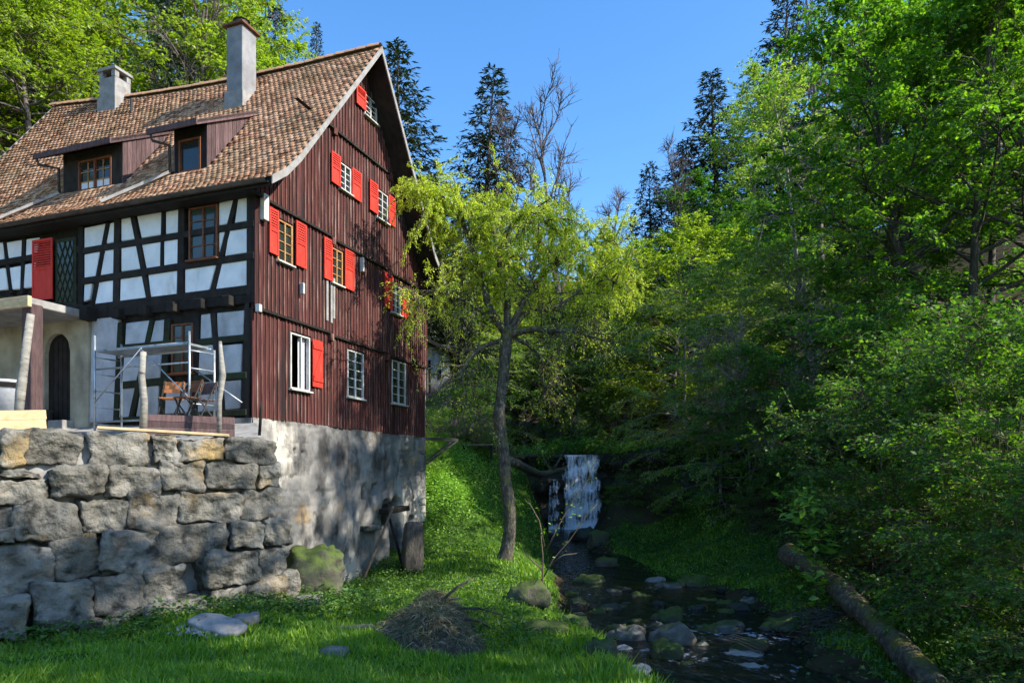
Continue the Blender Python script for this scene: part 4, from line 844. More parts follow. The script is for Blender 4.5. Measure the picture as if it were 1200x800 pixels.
# ---------------------------------------------------------------- terrace furniture
def hpt(out, s_, z=0): p = HC - GD * out + FD * s_; return Vector((p[0], p[1], z))
sc = thing('scaffold', 'galvanised tubular scaffold frame against the timber front', 'scaffold', hpt(1.1, 2.6, 3.4), math.atan2(GD[1], GD[0]))
def sl_(out, s_, z): return Vector((-(out - 1.1), s_ - 2.6, z - 3.4))      # scaffold local
sL = fp(111, 430, 1.1)[0]; sR = fp(222, 430, 1.1)[0]; zt = fp(111, 393, 1.1)[1]; zr = fp(160, 407, 1.1)[1]
for (o_, s_, top_) in ((1.1, sL, zt), (.45, sL - .1, zt - .1), (1.1, sR, fp(222, 388, 1.1)[1]), (.45, sR - .1, fp(222, 392, 1.1)[1] - .25)):
    MB().tube([sl_(o_, s_, 3.35), sl_(o_, s_, top_)], .028, 8).build('upright', MT['steel'], sc, True)
for s_ in (sL, sR):
    for zz in (3.75, 4.15, 4.55, 4.95, 5.35): MB().tube([sl_(1.1, s_, zz), sl_(.45, s_ - .1, zz)], .018, 6).build('rung', MT['steel'], sc, True)
for o_, zz in ((1.1, zr), (1.1, zr - .45), (1.1, 3.8), (.45, zr - .05)): MB().tube([sl_(o_, sL, zz), sl_(o_, sR, zz + .02)], .022, 8).build('rail', MT['steel'], sc, True)
MB().box(-.02, .62, sR - 2.6 + .05, sL - 2.6 - .05, zr - 3.4 - .03, zr - 3.4 + .02).build('deck', MT['steel'], sc)
for a, b in (((1.12, sL, 4.25), (1.12, sL - 1.5, zr - .02)), ((1.12, sR + 1.45, zr - .02), (1.12, sR - .1, 4.2)), ((.45, sR + .6, 5.1), (.45, sR - .9, 4.2))): MB().tube([sl_(*a), sl_(*b)], .017, 6).build('brace', MT['steel'], sc, True)
def chair(px, py, label, mt, rz):
    s_, z = fp(px, py, .9 + .35); p = hpt(1.25, s_); zg = ter(p.x, p.y)
    c_ = thing('folding_chair', label, 'chair', (p.x, p.y, zg), math.atan2(FD[1], FD[0]) + rz, 'folding chairs on the terrace')
    for y in (-.2, .2):
        MB().beam((.22, y, 0), (-.22, y, .88), .025, .03).build('back_leg', MT['metal_dark'], c_); MB().beam((-.2, y * .9, 0), (.22, y * .9, .45), .025, .03).build('front_leg', MT['metal_dark'], c_)
    for k in range(4): MB().box(-.22 + k * .11, -.13 + k * .11, -.2, .2, .44, .465).build('seat_slat', MT[mt], c_)
    for k in range(3): MB().box(-.225 + .035 * (2 - k), -.20 + .035 * (2 - k), -.23, .23, .60 + k * .09, .68 + k * .09).build('back_slat', MT[mt], c_)
    return c_
chair(200, 470, 'orange slatted folding chair by the scaffold', 'chair_wood', 2.0)
chair(220, 471, 'brown slatted folding chair in the shade by the scaffold upright', 'frame_brown', 1.5)
chair(237, 473, 'dark slatted folding chair furthest along the terrace towards the gable', 'purple_wood', 1.4)
p0 = P(166, 500, 13.0)
def post(name, label, pts, rad, mat, cat='post'):
    v = [Vector(p) for p in pts]; b = v[0]; m = MB(); m.tube([q - b for q in v], rad, 9); o = m.build(name, MT[mat], None, True); o.location = b; return tag(o, label, cat)
def rowpts(lst, y): return [P(a, b, y) for a, b in lst]
yw = 13.2
post('branch_post', 'thin crooked branch post standing in front of the scaffold', rowpts([(168, 505), (169, 470), (166, 440), (168, 412)], yw - .3), [.07, .065, .06, .055], 'bark_pale')
post('branch_post', 'thin rough post at the gable end of the terrace', rowpts([(257, 508), (257, 470), (261, 440), (258, 400)], yw + .6), [.05, .05, .065, .03], 'bark_pale')
post('branch_post', 'pale crooked branch post under the porch beam', rowpts([(21, 494), (24, 460), (29, 420), (36, 368)], 12.9), [.075, .085, .075, .065], 'bark_pale')
post('branch_post', 'dark slim pole standing on the wall corner', rowpts([(304, 510), (306, 480), (307, 470)], yw + .9), [.03, .03, .02], 'timber')
pk = MB(); a = P(114, 501, 12.35); b = P(268, 511, 13.35); a.z = max(a.z, 3.3); b.z = max(b.z, 3.28)
pk.beam(a, b, .26, .05); tag(pk.build('plank', MT['pale_wood'], bevel=.006), 'long pale plank lying on top of the stone wall', 'plank')
bd = thing('bench_board', 'long dark wooden panel lying on edge behind the pale plank', 'panel', P(170, 505, 13.9))
a = P(172, 503, 13.7) - bd.location; b = P(275, 509, 14.5) - bd.location; a.z = b.z = 3.33 - bd.location.z
for k in range(3): MB().beam(a + Vector((0, 0, .06 + k * .135)), b + Vector((0, 0, .06 + k * .135)), .03, .128).build('panel_board', MT['purple_wood'], bd)
bxo = thing('wooden_box', 'pale wooden crate on the wall by the porch', 'crate', P(25, 503, 12.0))
a = P(-10, 505, 11.8) - bxo.location; b = P(48, 503, 12.4) - bxo.location
for k in range(2): MB().beam(a + Vector((0, 0, .09 + k * .165)), b + Vector((0, 0, .09 + k * .165)), .45, .16).build('crate_board', MT['pale_wood'], bxo)
wh = thing('plastic_tub', 'pale plastic tub standing behind the wooden crate', 'tub', P(6, 480, 14.3)); wh.location.z = ter(wh.location.x, wh.location.y)  # tub shape stands in for a bluish upright panel
MB().tube([(0, 0, 0), (0, 0, .62), (0, 0, .66), (0, 0, .66)], [.30, .36, .38, .33], 14).build('tub_body', MT['plaster_grey'], wh, True); MB().tube([(0, 0, .5), (0, 0, .6)], [.37, .40], 14).build('tub_liner', MT['dark'], wh)
pt = thing('flower_pot', 'dark clay pot beside the arched door', 'pot', hpt(.35, fp(50, 480, .35)[0], 3.75)); MB().tube([(0, 0, 0), (0, 0, .42), (0, 0, .5)], [.15, .24, .25], 12).build('pot_body', MT['metal_dark'], pt, True); MB().tube([(0, 0, .42), (0, 0, .505)], [.2, .2], 12).build('soil', MT['dark'], pt)

# ---------------------------------------------------------------- leftovers of the mill wheel at the plinth
def gpt(u, out, z): p = HC + GD * u - FD * out; return Vector((p[0], p[1], z))
y_ = yground(484, 655); b = P(484, 652, 20.9); zb = gz(b.x, b.y)
st_ = stone_mesh('wooden_pillar', .62, .62, 1.55, 44, MT['bark'], n=9, rough=.05, power=6); o = obj('wooden_pillar', st_); o.location = (b.x, b.y, zb + .72); o.rotation_euler = (0, .03, .3)
tag(o, 'thick weathered timber stub standing in front of the wall niche', 'post')
for (a, b_, r, mt, lb) in (((461, 593), (421, 690), .045, 'twig', 'long pale pole leaning against the plinth niche'), ((455, 603), (474, 645), .05, 'timber', 'short dark prop leaning beneath the niche')):
    q0 = P(*a, 20.9 if mt == 'twig' else 21.3); q1 = P(*b_, 19.4 if mt == 'twig' else 20.9); q1.z = gz(q1.x, q1.y) - .05
    post('leaning_pole', lb, [q1, (q0 + q1) / 2 + Vector((.02, 0, .02)), q0], [r, r * .9, r * .8], mt, 'pole')
u, z = gp(452, 598); o = MB().beam((0, 0, 0), (1.35, -.05, .06), .34, .16).build('wheel_beam', MT['timber'], bevel=.02); o.location = gpt(u - .65, .28, z); o.rotation_euler = (0, 0, math.atan2(GD[1], GD[0])); tag(o, 'dark axle beam set in the plinth niche', 'beam')
u, z = gp(430, 618); o = MB().box(0, .85, -.22, .3, -.08, .08).build('stone_shelf', MT['wall_stone'], bevel=.02); o.location = gpt(u - .4, .05, z); o.rotation_euler = (0, 0, math.atan2(GD[1], GD[0])); tag(o, 'short stone ledge jutting from the plinth', 'ledge')

# ---------------------------------------------------------------- neighbouring stone barn beyond the gable
bn = thing('stone_barn', 'grey stone barn with a slatted opening seen past the gable corner', 'barn', (-4.3, 36.0, 5.9), .05)
MB().box(-4, 1.05, 0, 5, -3, 3.4).build('wall', MT['plinth'], bn)
MB().prism([(-4.6, -.5, 5.7), (1.6, -.5, 2.9), (1.6, -.5, 2.72), (-4.6, -.5, 5.5)], (0, 6, 0)).build('roof', MT['timber'], bn)
MB().box(-1.2, .1, -.03, .2, .9, 2.6).build('opening', MT['dark'], bn)
for k in range(5): MB().box(-1.15 + k * .26, -1.05 + k * .26, -.08, -.035, .9, 2.6).build('slat', MT['grey_wood'], bn)
MB().box(.45, .65, -.02, .1, 1.6, 2.1).build('vent_slit', MT['dark'], bn)
fn = thing('picket_fence', 'low weathered picket fence on the bank below the stone barn', 'fence', (-3.9, 33.0, gz(-3.9, 33.0)))
for k in range(14): MB().box(k * .2, k * .2 + .1, 0, .03, -.3, .75 + R.uniform(-.05, .05)).build('picket', MT['grey_wood'], fn)
MB().box(-.05, 2.75, .032, .07, .45, .55).build('rail', MT['grey_wood'], fn); MB().box(-.05, 2.75, .032, .07, .1, .2).build('rail', MT['grey_wood'], fn)
fb = thing('foot_plank', 'weathered plank footbridge end on the bank behind the old tree', 'bridge', (-1.9, 31.5, gz(-1.9, 31.5) + .25))
MB().box(-.4, 1.1, -.3, .3, 0, .07).build('deck_plank', MT['grey_wood'], fb)
for x in (-.3, .9): MB().box(x, x + .1, -.25, .25, -.6, 0).build('support', MT['timber'], fb)

# ---------------------------------------------------------------- stones in and along the stream
proto = [[stone_mesh('rock', 1, .8, .6, 100 + i, MT[mt], n=7, rough=.16, power=2.3 + .45 * (i % 3)) for i in range(5)] for mt in ('rock', 'rock_mossy', 'rock_wet', 'rock_pale')]
def put_rock(px, py, w, h, mt, label, group='stones in the stream bed', rz=None, wz=True, flat=None):
    y = yground(px, py); p = P(px, py, y); c_, hw_, wz_ = stream(p.y); z = max(gz(p.x, p.y), float(wz_) - .12)
    o = obj('rock', proto[mt][R.randrange(5)]); k = y / FPX; o.location = (p.x, p.y + w * k * .3, z + h * k * .35); o.scale = (w * k * 1.15, w * k * R.uniform(.65, .95), h * k * 2.3)
    o.rotation_euler = (R.uniform(-.12, .12), R.uniform(-.12, .12), R.uniform(-.4, .4) if rz is None else rz); return tag(o, label, 'rock', group)
RK = [  # pixel of the foot, pixel width, height, kind, label
 (640, 748, 62, 16, 1, 'long mossy slab along the grassy bank edge'), (672, 738, 30, 18, 1, 'mossy rock beside the long bank slab'), (680, 728, 34, 20, 2, 'dark rounded rock midstream with water on both sides'),
 (700, 732, 18, 12, 1, 'mossy stone touching the dark rounded rock'), (718, 728, 36, 12, 2, 'low dark wet ridge of rock in midstream'), (705, 770, 34, 20, 1, 'green mossy boulder by the long bank slab'),
 (722, 752, 24, 14, 1, 'yellow green mossy stone between pale slabs'), (735, 764, 40, 22, 0, 'grey rock with pale top among the mossy boulders'), (770, 752, 20, 12, 2, 'small dark stone beside white water'),
 (790, 770, 46, 26, 0, 'broad grey brown rock at the rapid'), (784, 790, 42, 26, 1, 'big mossy rock with pale face at the rapid'), (728, 776, 26, 9, 3, 'pale flat slab lying at the water edge'), (750, 796, 36, 13, 3, 'palest flat slab near the grass'),
 (757, 780, 20, 9, 3, 'small pale slab between the mossy rocks'), (784, 742, 32, 18, 1, 'rounded mossy rock standing alone in the current'), (858, 757, 40, 20, 0, 'smooth grey boulder topped by a dry branch'), (832, 756, 24, 15, 1, 'mossy rock beside the smooth grey boulder'),
 (876, 786, 48, 9, 3, 'wide pale slab low in the water'), (886, 799, 40, 8, 3, 'pale slab at the log end of the stream'), (880, 778, 38, 22, 1, 'mossy rock under the dry branch'), (770, 690, 28, 9, 3, 'pale flat stone in the quiet pool'),
 (786, 698, 28, 10, 0, 'smooth wedge stone in the quiet pool'), (815, 690, 36, 14, 1, 'mossy rock at the edge of the far bank'), (692, 692, 34, 12, 1, 'low mossy rock below the waterfall pool'), (712, 672, 30, 14, 1, 'round mossy rock by the far bank'), (685, 640, 30, 16, 2, 'dark rock at the foot of the waterfall'),
 (620, 712, 44, 26, 1, 'mossy root block on the grassy bank edge'), (920, 742, 40, 16, 1, 'mossy rock beside the fallen trunk'), (818, 726, 22, 10, 2, 'small dark rock in the riffle'), (868, 726, 26, 12, 2, 'dark flat stone in the riffle'), (703, 640, 26, 18, 1, 'green rock right of the plunge pool'), (780, 718, 34, 4, 0, 'thin flat stone barely above the water')]
for (px, py, w, h, mt, lb) in RK: put_rock(px, py, w, h, mt, lb)
for i in range(90):
    px = R.triangular(650, 930, 720); py = R.uniform(690, 805)
    if px < 600 + (py - 640) * .5: continue
    w = R.uniform(7, 20); put_rock(px, py, w, w * R.uniform(.3, .55), R.choice((0, 1, 2, 2, 2)), 'small wet stone scattered in the stream bed', 'small stones in the stream bed')

# ---------------------------------------------------------------- fallen trunk, dry branch, brush heap
la = P(925, 672, 20.5); lb = P(1075, 800, 12.2); la.z = gz(la.x, la.y) + .75; lb.z = gz(lb.x, lb.y) + .25
def resample(pts, k):
    p = np.array(pts, float); s_ = np.r_[0, np.cumsum(np.linalg.norm(np.diff(p, axis=0), axis=1))]; t = np.linspace(0, s_[-1], k); return np.stack([np.interp(t, s_, p[:, i]) for i in range(3)], 1)
lg = thing('fallen_trunk', 'mossy fallen tree trunk with a splintered end lying over the bank', 'log', la); dl = lb - la
m = MB(); pts = []; rad = []
for i in range(15):
    t = i / 14; pts.append(dl * t * 1.12 + Vector((.10 * math.sin(t * 5), .05 * math.sin(t * 7), .12 * math.sin(t * 3.1)))); rad.append(.27 - .05 * t + .025 * math.sin(t * 17) + .03 * (t < .1))
fine = resample([tuple(p) for p in pts], 60); m.tube([Vector(p) for p in fine], list(np.interp(np.linspace(0, 14, 60), range(15), rad)), 20)
m.v = [tuple(Vector(v) + Vector((frac(v, 1.1, 3), frac((v[1], v[2], v[0]), 1.1, 3), frac((v[2], v[0], v[1]), 1.1, 3))) * .06) for v in m.v]; tr_ = m.build('trunk', MT['log'], lg, True)
for i in range(9):
    a = i * .7; q = Vector((math.cos(a) * .16, .05, math.sin(a) * .16)); MB().tube([q, q * 1.25 - dl.normalized() * R.uniform(.25, .6)], [.06, .005], 5).build('splinter', MT['grey_wood'], lg)
for (t, d) in ((.25, (.3, .2, .8)), (.45, (-.5, .1, .55)), (.62, (.5, .3, .4))): MB().tube([dl * t, dl * t + Vector(d) * .5, dl * t + Vector(d) * .9 + Vector((0, 0, .1))], [.05, .035, .02], 6).build('limb_stub', MT['twig'], lg, True)
def twig_pile(name, label, cat, centre, n, spread, hgt, L, mat, rad, seed):
    rr = random.Random(seed); m = MB()
    for i in range(n):
        a = rr.uniform(0, 6.28); r = abs(rr.gauss(0, .5)) * spread; x = centre.x + math.cos(a) * r; y = centre.y + math.sin(a) * r; z = gz(x, y) + max(0, hgt * (1 - (r / spread) ** 1.3)) * rr.random() + .03
        l_ = L * rr.uniform(.4, 1); d = Vector((rr.gauss(0, 1), rr.gauss(0, 1), rr.gauss(.1, .35))).normalized() * l_
        m.tube([Vector((x, y, z)) - d * .5, Vector((x, y, z)) + Vector((0, 0, .08 * l_)), Vector((x, y, z)) + d * .5], [rad, rad * .8, rad * .3], 4, False)
    return tag(m.build(name, MT[mat]), label, cat, kind='stuff')
# ---------------------------------------------------------------- vegetation toolkit
def unit(v): return v / (np.linalg.norm(v, axis=-1, keepdims=True) + 1e-9)
UP = np.array([0, 0, 1.0])
def grow(org, dr, ln, k, rng, lift=0.0, wobble=.12, droop=0.0):
    """m branches of k points each; lift bends up, droop bends down towards the tip"""
    m = len(org); p = np.empty((m, k, 3)); p[:, 0] = org; d = unit(dr.copy()); st = (ln / (k - 1))[:, None]
    for i in range(1, k):
        t = i / (k - 1); d = unit(d + UP * (lift * (1 - t) - droop * t) + rng.normal(0, wobble, (m, 3))); p[:, i] = p[:, i - 1] + d * st
    return p
def along(p, bi, t):
    k = p.shape[1]; f = np.clip(t, 0, .9999) * (k - 1); i = f.astype(int); w = (f - i)[:, None]
    a = p[bi, i]; b = p[bi, i + 1]; return a * (1 - w) + b * w, unit(b - a)
def tubes(sets, sides):
    """sets: list of (points (m,k,3), radii (m,k), sides)"""
    VV = []; QQ = []; base = 0
    for p, r, n in sets:
        m, k, _ = p.shape; t = np.empty_like(p); t[:, 1:-1] = p[:, 2:] - p[:, :-2]; t[:, 0] = p[:, 1] - p[:, 0]; t[:, -1] = p[:, -1] - p[:, -2]; t = unit(t)
        x = unit(np.cross(t, np.array([.31, .87, .38]))); y = np.cross(t, x); a = np.arange(n) * 2 * np.pi / n
        ring = p[:, :, None] + r[:, :, None, None] * (x[:, :, None] * np.cos(a)[None, None, :, None] + y[:, :, None] * np.sin(a)[None, None, :, None])
        VV.append(ring.reshape(-1, 3)); idx = base + np.arange(m * k * n).reshape(m, k, n); j = np.roll(idx, -1, 2)
        QQ.append(np.stack([idx[:, :-1], j[:, :-1], j[:, 1:], idx[:, 1:]], -1).reshape(-1, 4)); base += m * k * n
    return np.concatenate(VV), np.concatenate(QQ)
def cards(pos, dr, nrm, L, W, bend=.15):
    dr = unit(dr); sd_ = unit(np.cross(dr, nrm)); nn = np.cross(sd_, dr); L = L[:, None]; W = W[:, None]
    v = np.stack([pos, pos + dr * L * .45 + sd_ * W * .5 + nn * L * .06, pos + dr * L - nn * L * bend, pos + dr * L * .45 - sd_ * W * .5 + nn * L * .06], 1)
    n = len(pos); return v.reshape(-1, 3), np.arange(4 * n).reshape(n, 4)
def rad_of(r0, r1, m, k): return np.linspace(1, 0, k)[None] * (np.asarray(r0)[:, None] - r1) + r1
def wood_mesh(name, sets, mat):
    V, Q = tubes(sets, 0); return mesh_np(name, V, Q, np.full(len(Q), 4), MT[mat], True)
def leaf_mesh(name, V, Q, mat): return mesh_np(name, V, Q, np.full(len(Q), 4), MT[mat])

def broadleaf(seed, H, cb, Rc, n1, n2, n3, nl, leaf, mat_l, mat_b, r0=None, elev=(.05, 1.0), lean=.03, flat=.5, droop=.12, prof=1.0, trunks=1, asym=None, leafshape=.62, twig=.75):
    """trunk, limbs, side branches, twigs, leaves in flat sprays -> (wood mesh, leaf mesh)"""
    rng = np.random.default_rng(seed); r0 = r0 or H * .014; sets = []
    k = 12; org = np.zeros((trunks, 3)); org[:, :2] = rng.normal(0, .25, (trunks, 2)) * (trunks > 1)
    dr = np.tile(UP, (trunks, 1)) + np.c_[rng.normal(0, lean + .16 * (trunks > 1), (trunks, 2)), np.zeros(trunks)]
    tp = grow(org - UP * .5, dr, H * rng.uniform(.85, 1.02, trunks) + .5, k, rng, .05, .035); sets.append((tp, np.linspace(1, .08, k)[None] ** .9 * np.full((trunks, 1), r0), 8))
    m = n1; bi = rng.integers(0, trunks, m); tt = cb + (0.985 - cb) * (np.arange(m) + rng.random(m)) / m; o, tg = along(tp, bi, tt)
    az = np.arange(m) * 2.399 + rng.normal(0, .3, m); f = (tt - cb) / (1 - cb); el = elev[0] + (elev[1] - elev[0]) * f ** 1.3 + rng.normal(0, .12, m)
    ln = Rc * (np.sin(np.pi * np.clip(.22 + .74 * f, 0, 1)) ** .8 * prof + (1 - prof) * (1 - f)) * rng.uniform(.72, 1.12, m) + .35
    if asym is not None: ln *= 1 + .45 * (np.cos(az) * asym[0] + np.sin(az) * asym[1])
    d = np.c_[np.cos(az) * np.cos(el), np.sin(az) * np.cos(el), np.sin(el)]
    b1 = grow(o, d, ln, 7, rng, .06, .09, droop); rr = r0 * .42 * (1 - .75 * f) * (ln / Rc) ** .5; sets.append((b1, rad_of(rr, .008, m, 7), 5))
    bi = np.repeat(np.arange(m), n2); M2 = len(bi); t2 = .22 + .78 * rng.random(M2) ** .85; o, tg = along(b1, bi, t2)
    side = unit(np.cross(tg, UP)) * np.where(rng.random(M2) < .5, -1, 1)[:, None]; d = unit(tg * rng.uniform(.5, 1.0, (M2, 1)) + side * rng.uniform(.5, 1.0, (M2, 1)) + UP * rng.normal(.05, .45 * (1 - flat), (M2, 1)))
    l2 = ln[bi] * rng.uniform(.22, .45, M2) * (1.15 - .6 * t2) + .25; b2 = grow(o, d, l2, 5, rng, .03, .12, droop); sets.append((b2, rad_of(np.maximum(rr[bi] * .4, .009), .005, M2, 5), 3))
    bi3 = np.repeat(np.arange(M2), n3); M3 = len(bi3); t3 = .15 + .85 * rng.random(M3); o, tg = along(b2, bi3, t3); side = unit(np.cross(tg, UP)) * np.where(rng.random(M3) < .5, -1, 1)[:, None]
    d = unit(tg * rng.uniform(.5, 1.1, (M3, 1)) + side * rng.uniform(.3, 1.0, (M3, 1)) + UP * rng.normal(0, .4 * (1 - flat) + .1, (M3, 1))); l3 = twig * rng.uniform(.5, 1.2, M3)
    b3 = grow(o, d, l3, 3, rng, 0, .1, droop * 1.3); sets.append((b3, rad_of(np.full(M3, .006), .003, M3, 3), 3))
    bi4 = np.repeat(np.arange(M3), nl); M4 = len(bi4); t4 = .1 + .9 * rng.random(M4); o, tg = along(b3, bi4, t4); side = unit(np.cross(tg, UP)) * np.where(rng.random(M4) < .5, -1, 1)[:, None]
    d = unit(tg * .7 + side * rng.uniform(.3, 1.1, (M4, 1)) + rng.normal(0, .25, (M4, 3))); nr_ = unit(UP + rng.normal(0, .42 + .5 * (1 - flat), (M4, 3))); L = leaf * rng.uniform(.55, 1.25, M4)
    V, Q = cards(o + rng.normal(0, .03, (M4, 3)), d, nr_, L, L * leafshape)
    return wood_mesh('trunk', sets, mat_b), leaf_mesh('crown', V, Q, mat_l)
def spruce(seed, H, Rb, dens, mat_l='needle', mat_b='bark', bare=.06, droop=.25, pw=.85, card=.30):
    rng = np.random.default_rng(seed); k = 14; tp = grow(np.array([[0, 0, -.5]]), np.array([[0, 0, 1.0]]), np.array([H + .5]), k, rng, .05, .012); sets = [(tp, np.linspace(1, .03, k)[None] * H * .013, 7)]
    m = int(H * dens); tt = bare + (.995 - bare) * (np.arange(m) + rng.random(m) * .8) / m; o, tg = along(tp, np.zeros(m, int), tt); az = np.arange(m) * 2.399 + rng.normal(0, .25, m); f = (tt - bare) / (1 - bare)
    ln = Rb * (1 - f) ** pw * rng.uniform(.62, 1.1, m) + .12; el = -.28 + .95 * f ** 2.2 + rng.normal(0, .10, m); d = np.c_[np.cos(az) * np.cos(el), np.sin(az) * np.cos(el), np.sin(el)]
    b1 = grow(o, d, ln, 6, rng, -droop * .35, .05, -droop * .9); sets.append((b1, rad_of(.012 + .012 * ln, .005, m, 6), 4))
    n2 = np.clip((ln * 6.0).astype(int), 4, 30); bi = np.repeat(np.arange(m), n2); M2 = len(bi); t2 = .12 + .88 * rng.random(M2); o, tg = along(b1, bi, t2); side = unit(np.cross(tg, UP)) * np.where(rng.random(M2) < .5, -1, 1)[:, None]
    d = unit(tg * .9 + side * rng.uniform(.4, 1, (M2, 1)) + UP * rng.normal(-.25, .18, (M2, 1))); l2 = (.22 + .26 * ln[bi] * (1.05 - t2)) * rng.uniform(.6, 1.2, M2); b2 = grow(o, d, l2, 3, rng, 0, .06, .25)
    n3 = np.clip((l2 / .08).astype(int), 3, 12); bi3 = np.repeat(np.arange(M2), n3); M3 = len(bi3); o, tg = along(b2, bi3, rng.random(M3)); d = unit(tg + rng.normal(0, .42, (M3, 3)) - UP * .18); nr_ = unit(UP + rng.normal(0, .6, (M3, 3)))
    L = card * rng.uniform(.6, 1.15, M3); V, Q = cards(o, d, nr_, L, L * .28, .1); return wood_mesh('trunk', sets, mat_b), leaf_mesh('crown', V, Q, mat_l)
def bare_tree(seed, H, cb, Rc, n1, n2, n3, mat='bark_grey', r0=.2, lift=.16):
    rng = np.random.default_rng(seed); k = 12; tp = grow(np.array([[0, 0, -.5]]), np.array([[.0, 0, 1.0]]), np.array([H + .5]), k, rng, .12, .03); sets = [(tp, np.linspace(1, .06, k)[None] * r0, 8)]
    m = n1; tt = cb + (.97 - cb) * (np.arange(m) + rng.random(m)) / m; o, tg = along(tp, np.zeros(m, int), tt); az = np.arange(m) * 2.399 + rng.normal(0, .4, m); f = (tt - cb) / (1 - cb); el = .55 + .5 * f + rng.normal(0, .15, m)
    ln = Rc * (1.1 - .75 * f) * rng.uniform(.7, 1.2, m); d = np.c_[np.cos(az) * np.cos(el), np.sin(az) * np.cos(el), np.sin(el)]; b1 = grow(o, d, ln, 8, rng, lift, .13); rr = r0 * .5 * (1 - .7 * f); sets.append((b1, rad_of(rr, .014, m, 8), 5))
    bi = np.repeat(np.arange(m), n2); M2 = len(bi); t2 = .2 + .8 * rng.random(M2); o, tg = along(b1, bi, t2); d = unit(tg * .8 + rng.normal(0, .55, (M2, 3)) + UP * .25); l2 = ln[bi] * rng.uniform(.2, .45, M2); b2 = grow(o, d, l2, 5, rng, .1, .16); sets.append((b2, rad_of(np.full(M2, .036), .014, M2, 5), 3))
    bi = np.repeat(np.arange(M2), n3); M3 = len(bi); o, tg = along(b2, bi, .15 + .85 * rng.random(M3)); d = unit(tg * .7 + rng.normal(0, .55, (M3, 3)) + UP * .2); b3 = grow(o, d, rng.uniform(.35, .95, M3), 4, rng, .05, .16); sets.append((b3, rad_of(np.full(M3, .018), .010, M3, 4), 3))
    return wood_mesh('trunk', sets, mat)
def plant_tree(name, label, cat, meshes, x, y, rz=0.0, s=1.0, sz=None, group=None, dz=0.0, tilt=0.0):
    t = thing(name, label, cat, (x, y, gz(x, y) + dz), rz, group); t.scale = (s, s, sz or s); t.rotation_euler[1] = tilt
    obj('trunk', meshes[0], t)
    if len(meshes) > 1 and meshes[1] is not None: obj('crown', meshes[1], t)
    return t
# ---------------------------------------------------------------- tree prototypes
def at(px, y): return (px - 600) / FPX * y
BE1 = broadleaf(11, 17, .10, 5.6, 42, 11, 7, 11, .165, 'leaf_beech', 'bark', flat=.65)
BE2 = broadleaf(12, 15, .08, 5.0, 40, 11, 7, 11, .16, 'leaf_deep', 'bark', flat=.65, trunks=2)
BE3 = broadleaf(13, 14, .14, 4.6, 36, 10, 7, 10, .17, 'leaf_spring', 'bark_grey', flat=.35)
BE4 = broadleaf(14, 15, .16, 4.8, 34, 9, 6, 9, .17, 'leaf_spring', 'bark_grey', flat=.35, elev=(.25, 1.1))
BIR = broadleaf(15, 18, .22, 3.4, 44, 9, 6, 8, .13, 'leaf_pale', 'bark_pale', flat=.3, elev=(.2, .9), r0=.16, prof=.7)
UND = broadleaf(16, 8.5, .06, 4.6, 30, 10, 6, 9, .13, 'leaf_pale', 'bark_pale', flat=.85, elev=(-.05, .7), droop=.16, r0=.10)
UND2 = broadleaf(17, 8, .05, 4.2, 30, 10, 6, 10, .13, 'leaf_deep', 'bark', flat=.85, elev=(-.05, .7), droop=.16, r0=.10)
SH1 = broadleaf(18, 5.0, .03, 2.5, 30, 8, 6, 9, .105, 'leaf_shrub', 'twig', flat=.6, trunks=4, r0=.045, elev=(.1, .9))
SH2 = broadleaf(19, 4.2, .03, 2.2, 28, 8, 6, 9, .11, 'leaf_beech', 'twig', flat=.6, trunks=4, r0=.04, elev=(.1, .9))
SP1 = spruce(21, 24, 4.6, 13); SP2 = spruce(22, 21, 3.6, 14, pw=.75); SP3 = spruce(23, 16, 3.4, 13, 'needle_olive', pw=.6, card=.34)
BA1 = (bare_tree(31, 20, .28, 6.0, 16, 9, 8, r0=.34),); BA2 = (bare_tree(32, 19, .30, 4.6, 14, 8, 8, r0=.28),); BA3 = (bare_tree(33, 6.0, .08, 3.4, 12, 7, 5, 'bark_pale', r0=.06, lift=.05),)
SPARSE = broadleaf(34, 21, .25, 5.5, 22, 7, 4, 5, .16, 'leaf_beech', 'bark', flat=.4, r0=.30)

HIGH = broadleaf(35, 23.5, .76, 3.4, 30, 9, 6, 9, .17, 'leaf_beech', 'bark', flat=.4, r0=.3)
def T(kind, name, label, cat, px, y, rz=None, s=1.0, top=None, group=None, tilt=0.0, H=None, x=None):
    """stand a tree at image column px and distance y; top = image row its tip should reach"""
    x = at(px, y) if x is None else x; sz = s
    if top is not None: sz = (EYE + (HZ - top) / FPX * y - gz(x, y)) / H
    return plant_tree(name, label, cat, kind, x, y, R.uniform(0, 6.28) if rz is None else rz, s, sz, group, tilt=tilt)
GR, GL_, GB, GU, GS = 'beeches on the slope above the stream', 'spring green trees on the hill behind the roof', 'trees beyond the waterfall', 'low trees over the far bank', 'shrubs on the bank by the fallen trunk'
for (px, y, s, k) in ((1132, 25.5, 1.0, BE1), (1212, 25, 1.0, BE1), (1054, 27, 1.0, BE1), (1172, 27, 1.05, BE2)):
    T(k, 'beech_tree', 'tall beech with bright green leaf sprays on the steep slope above the stream', 'tree', px, y, s=s, top=-50, H=17 if k is BE1 else 15, group=GR)
for (px, y, tp) in ((1062, 56, -10), (1125, 50, -60), (1200, 48, -60), (1270, 52, -60), (1000, 72, 60), (1060, 74, 20)): T(BE1, 'beech_tree', 'beech standing far up the slope behind the bright leaf sprays', 'tree', px, y, s=1.6, top=tp, H=17, group='beeches far up the slope')
T(BE2, 'beech_tree', 'beech beside the birch with its crown below the spruce tips', 'tree', 1000, 60, s=1.7, top=40, H=15)
T(BE2, 'beech_tree', 'dark green beech under the birch on the slope', 'tree', 905, 50, s=1.2, top=205, H=15)
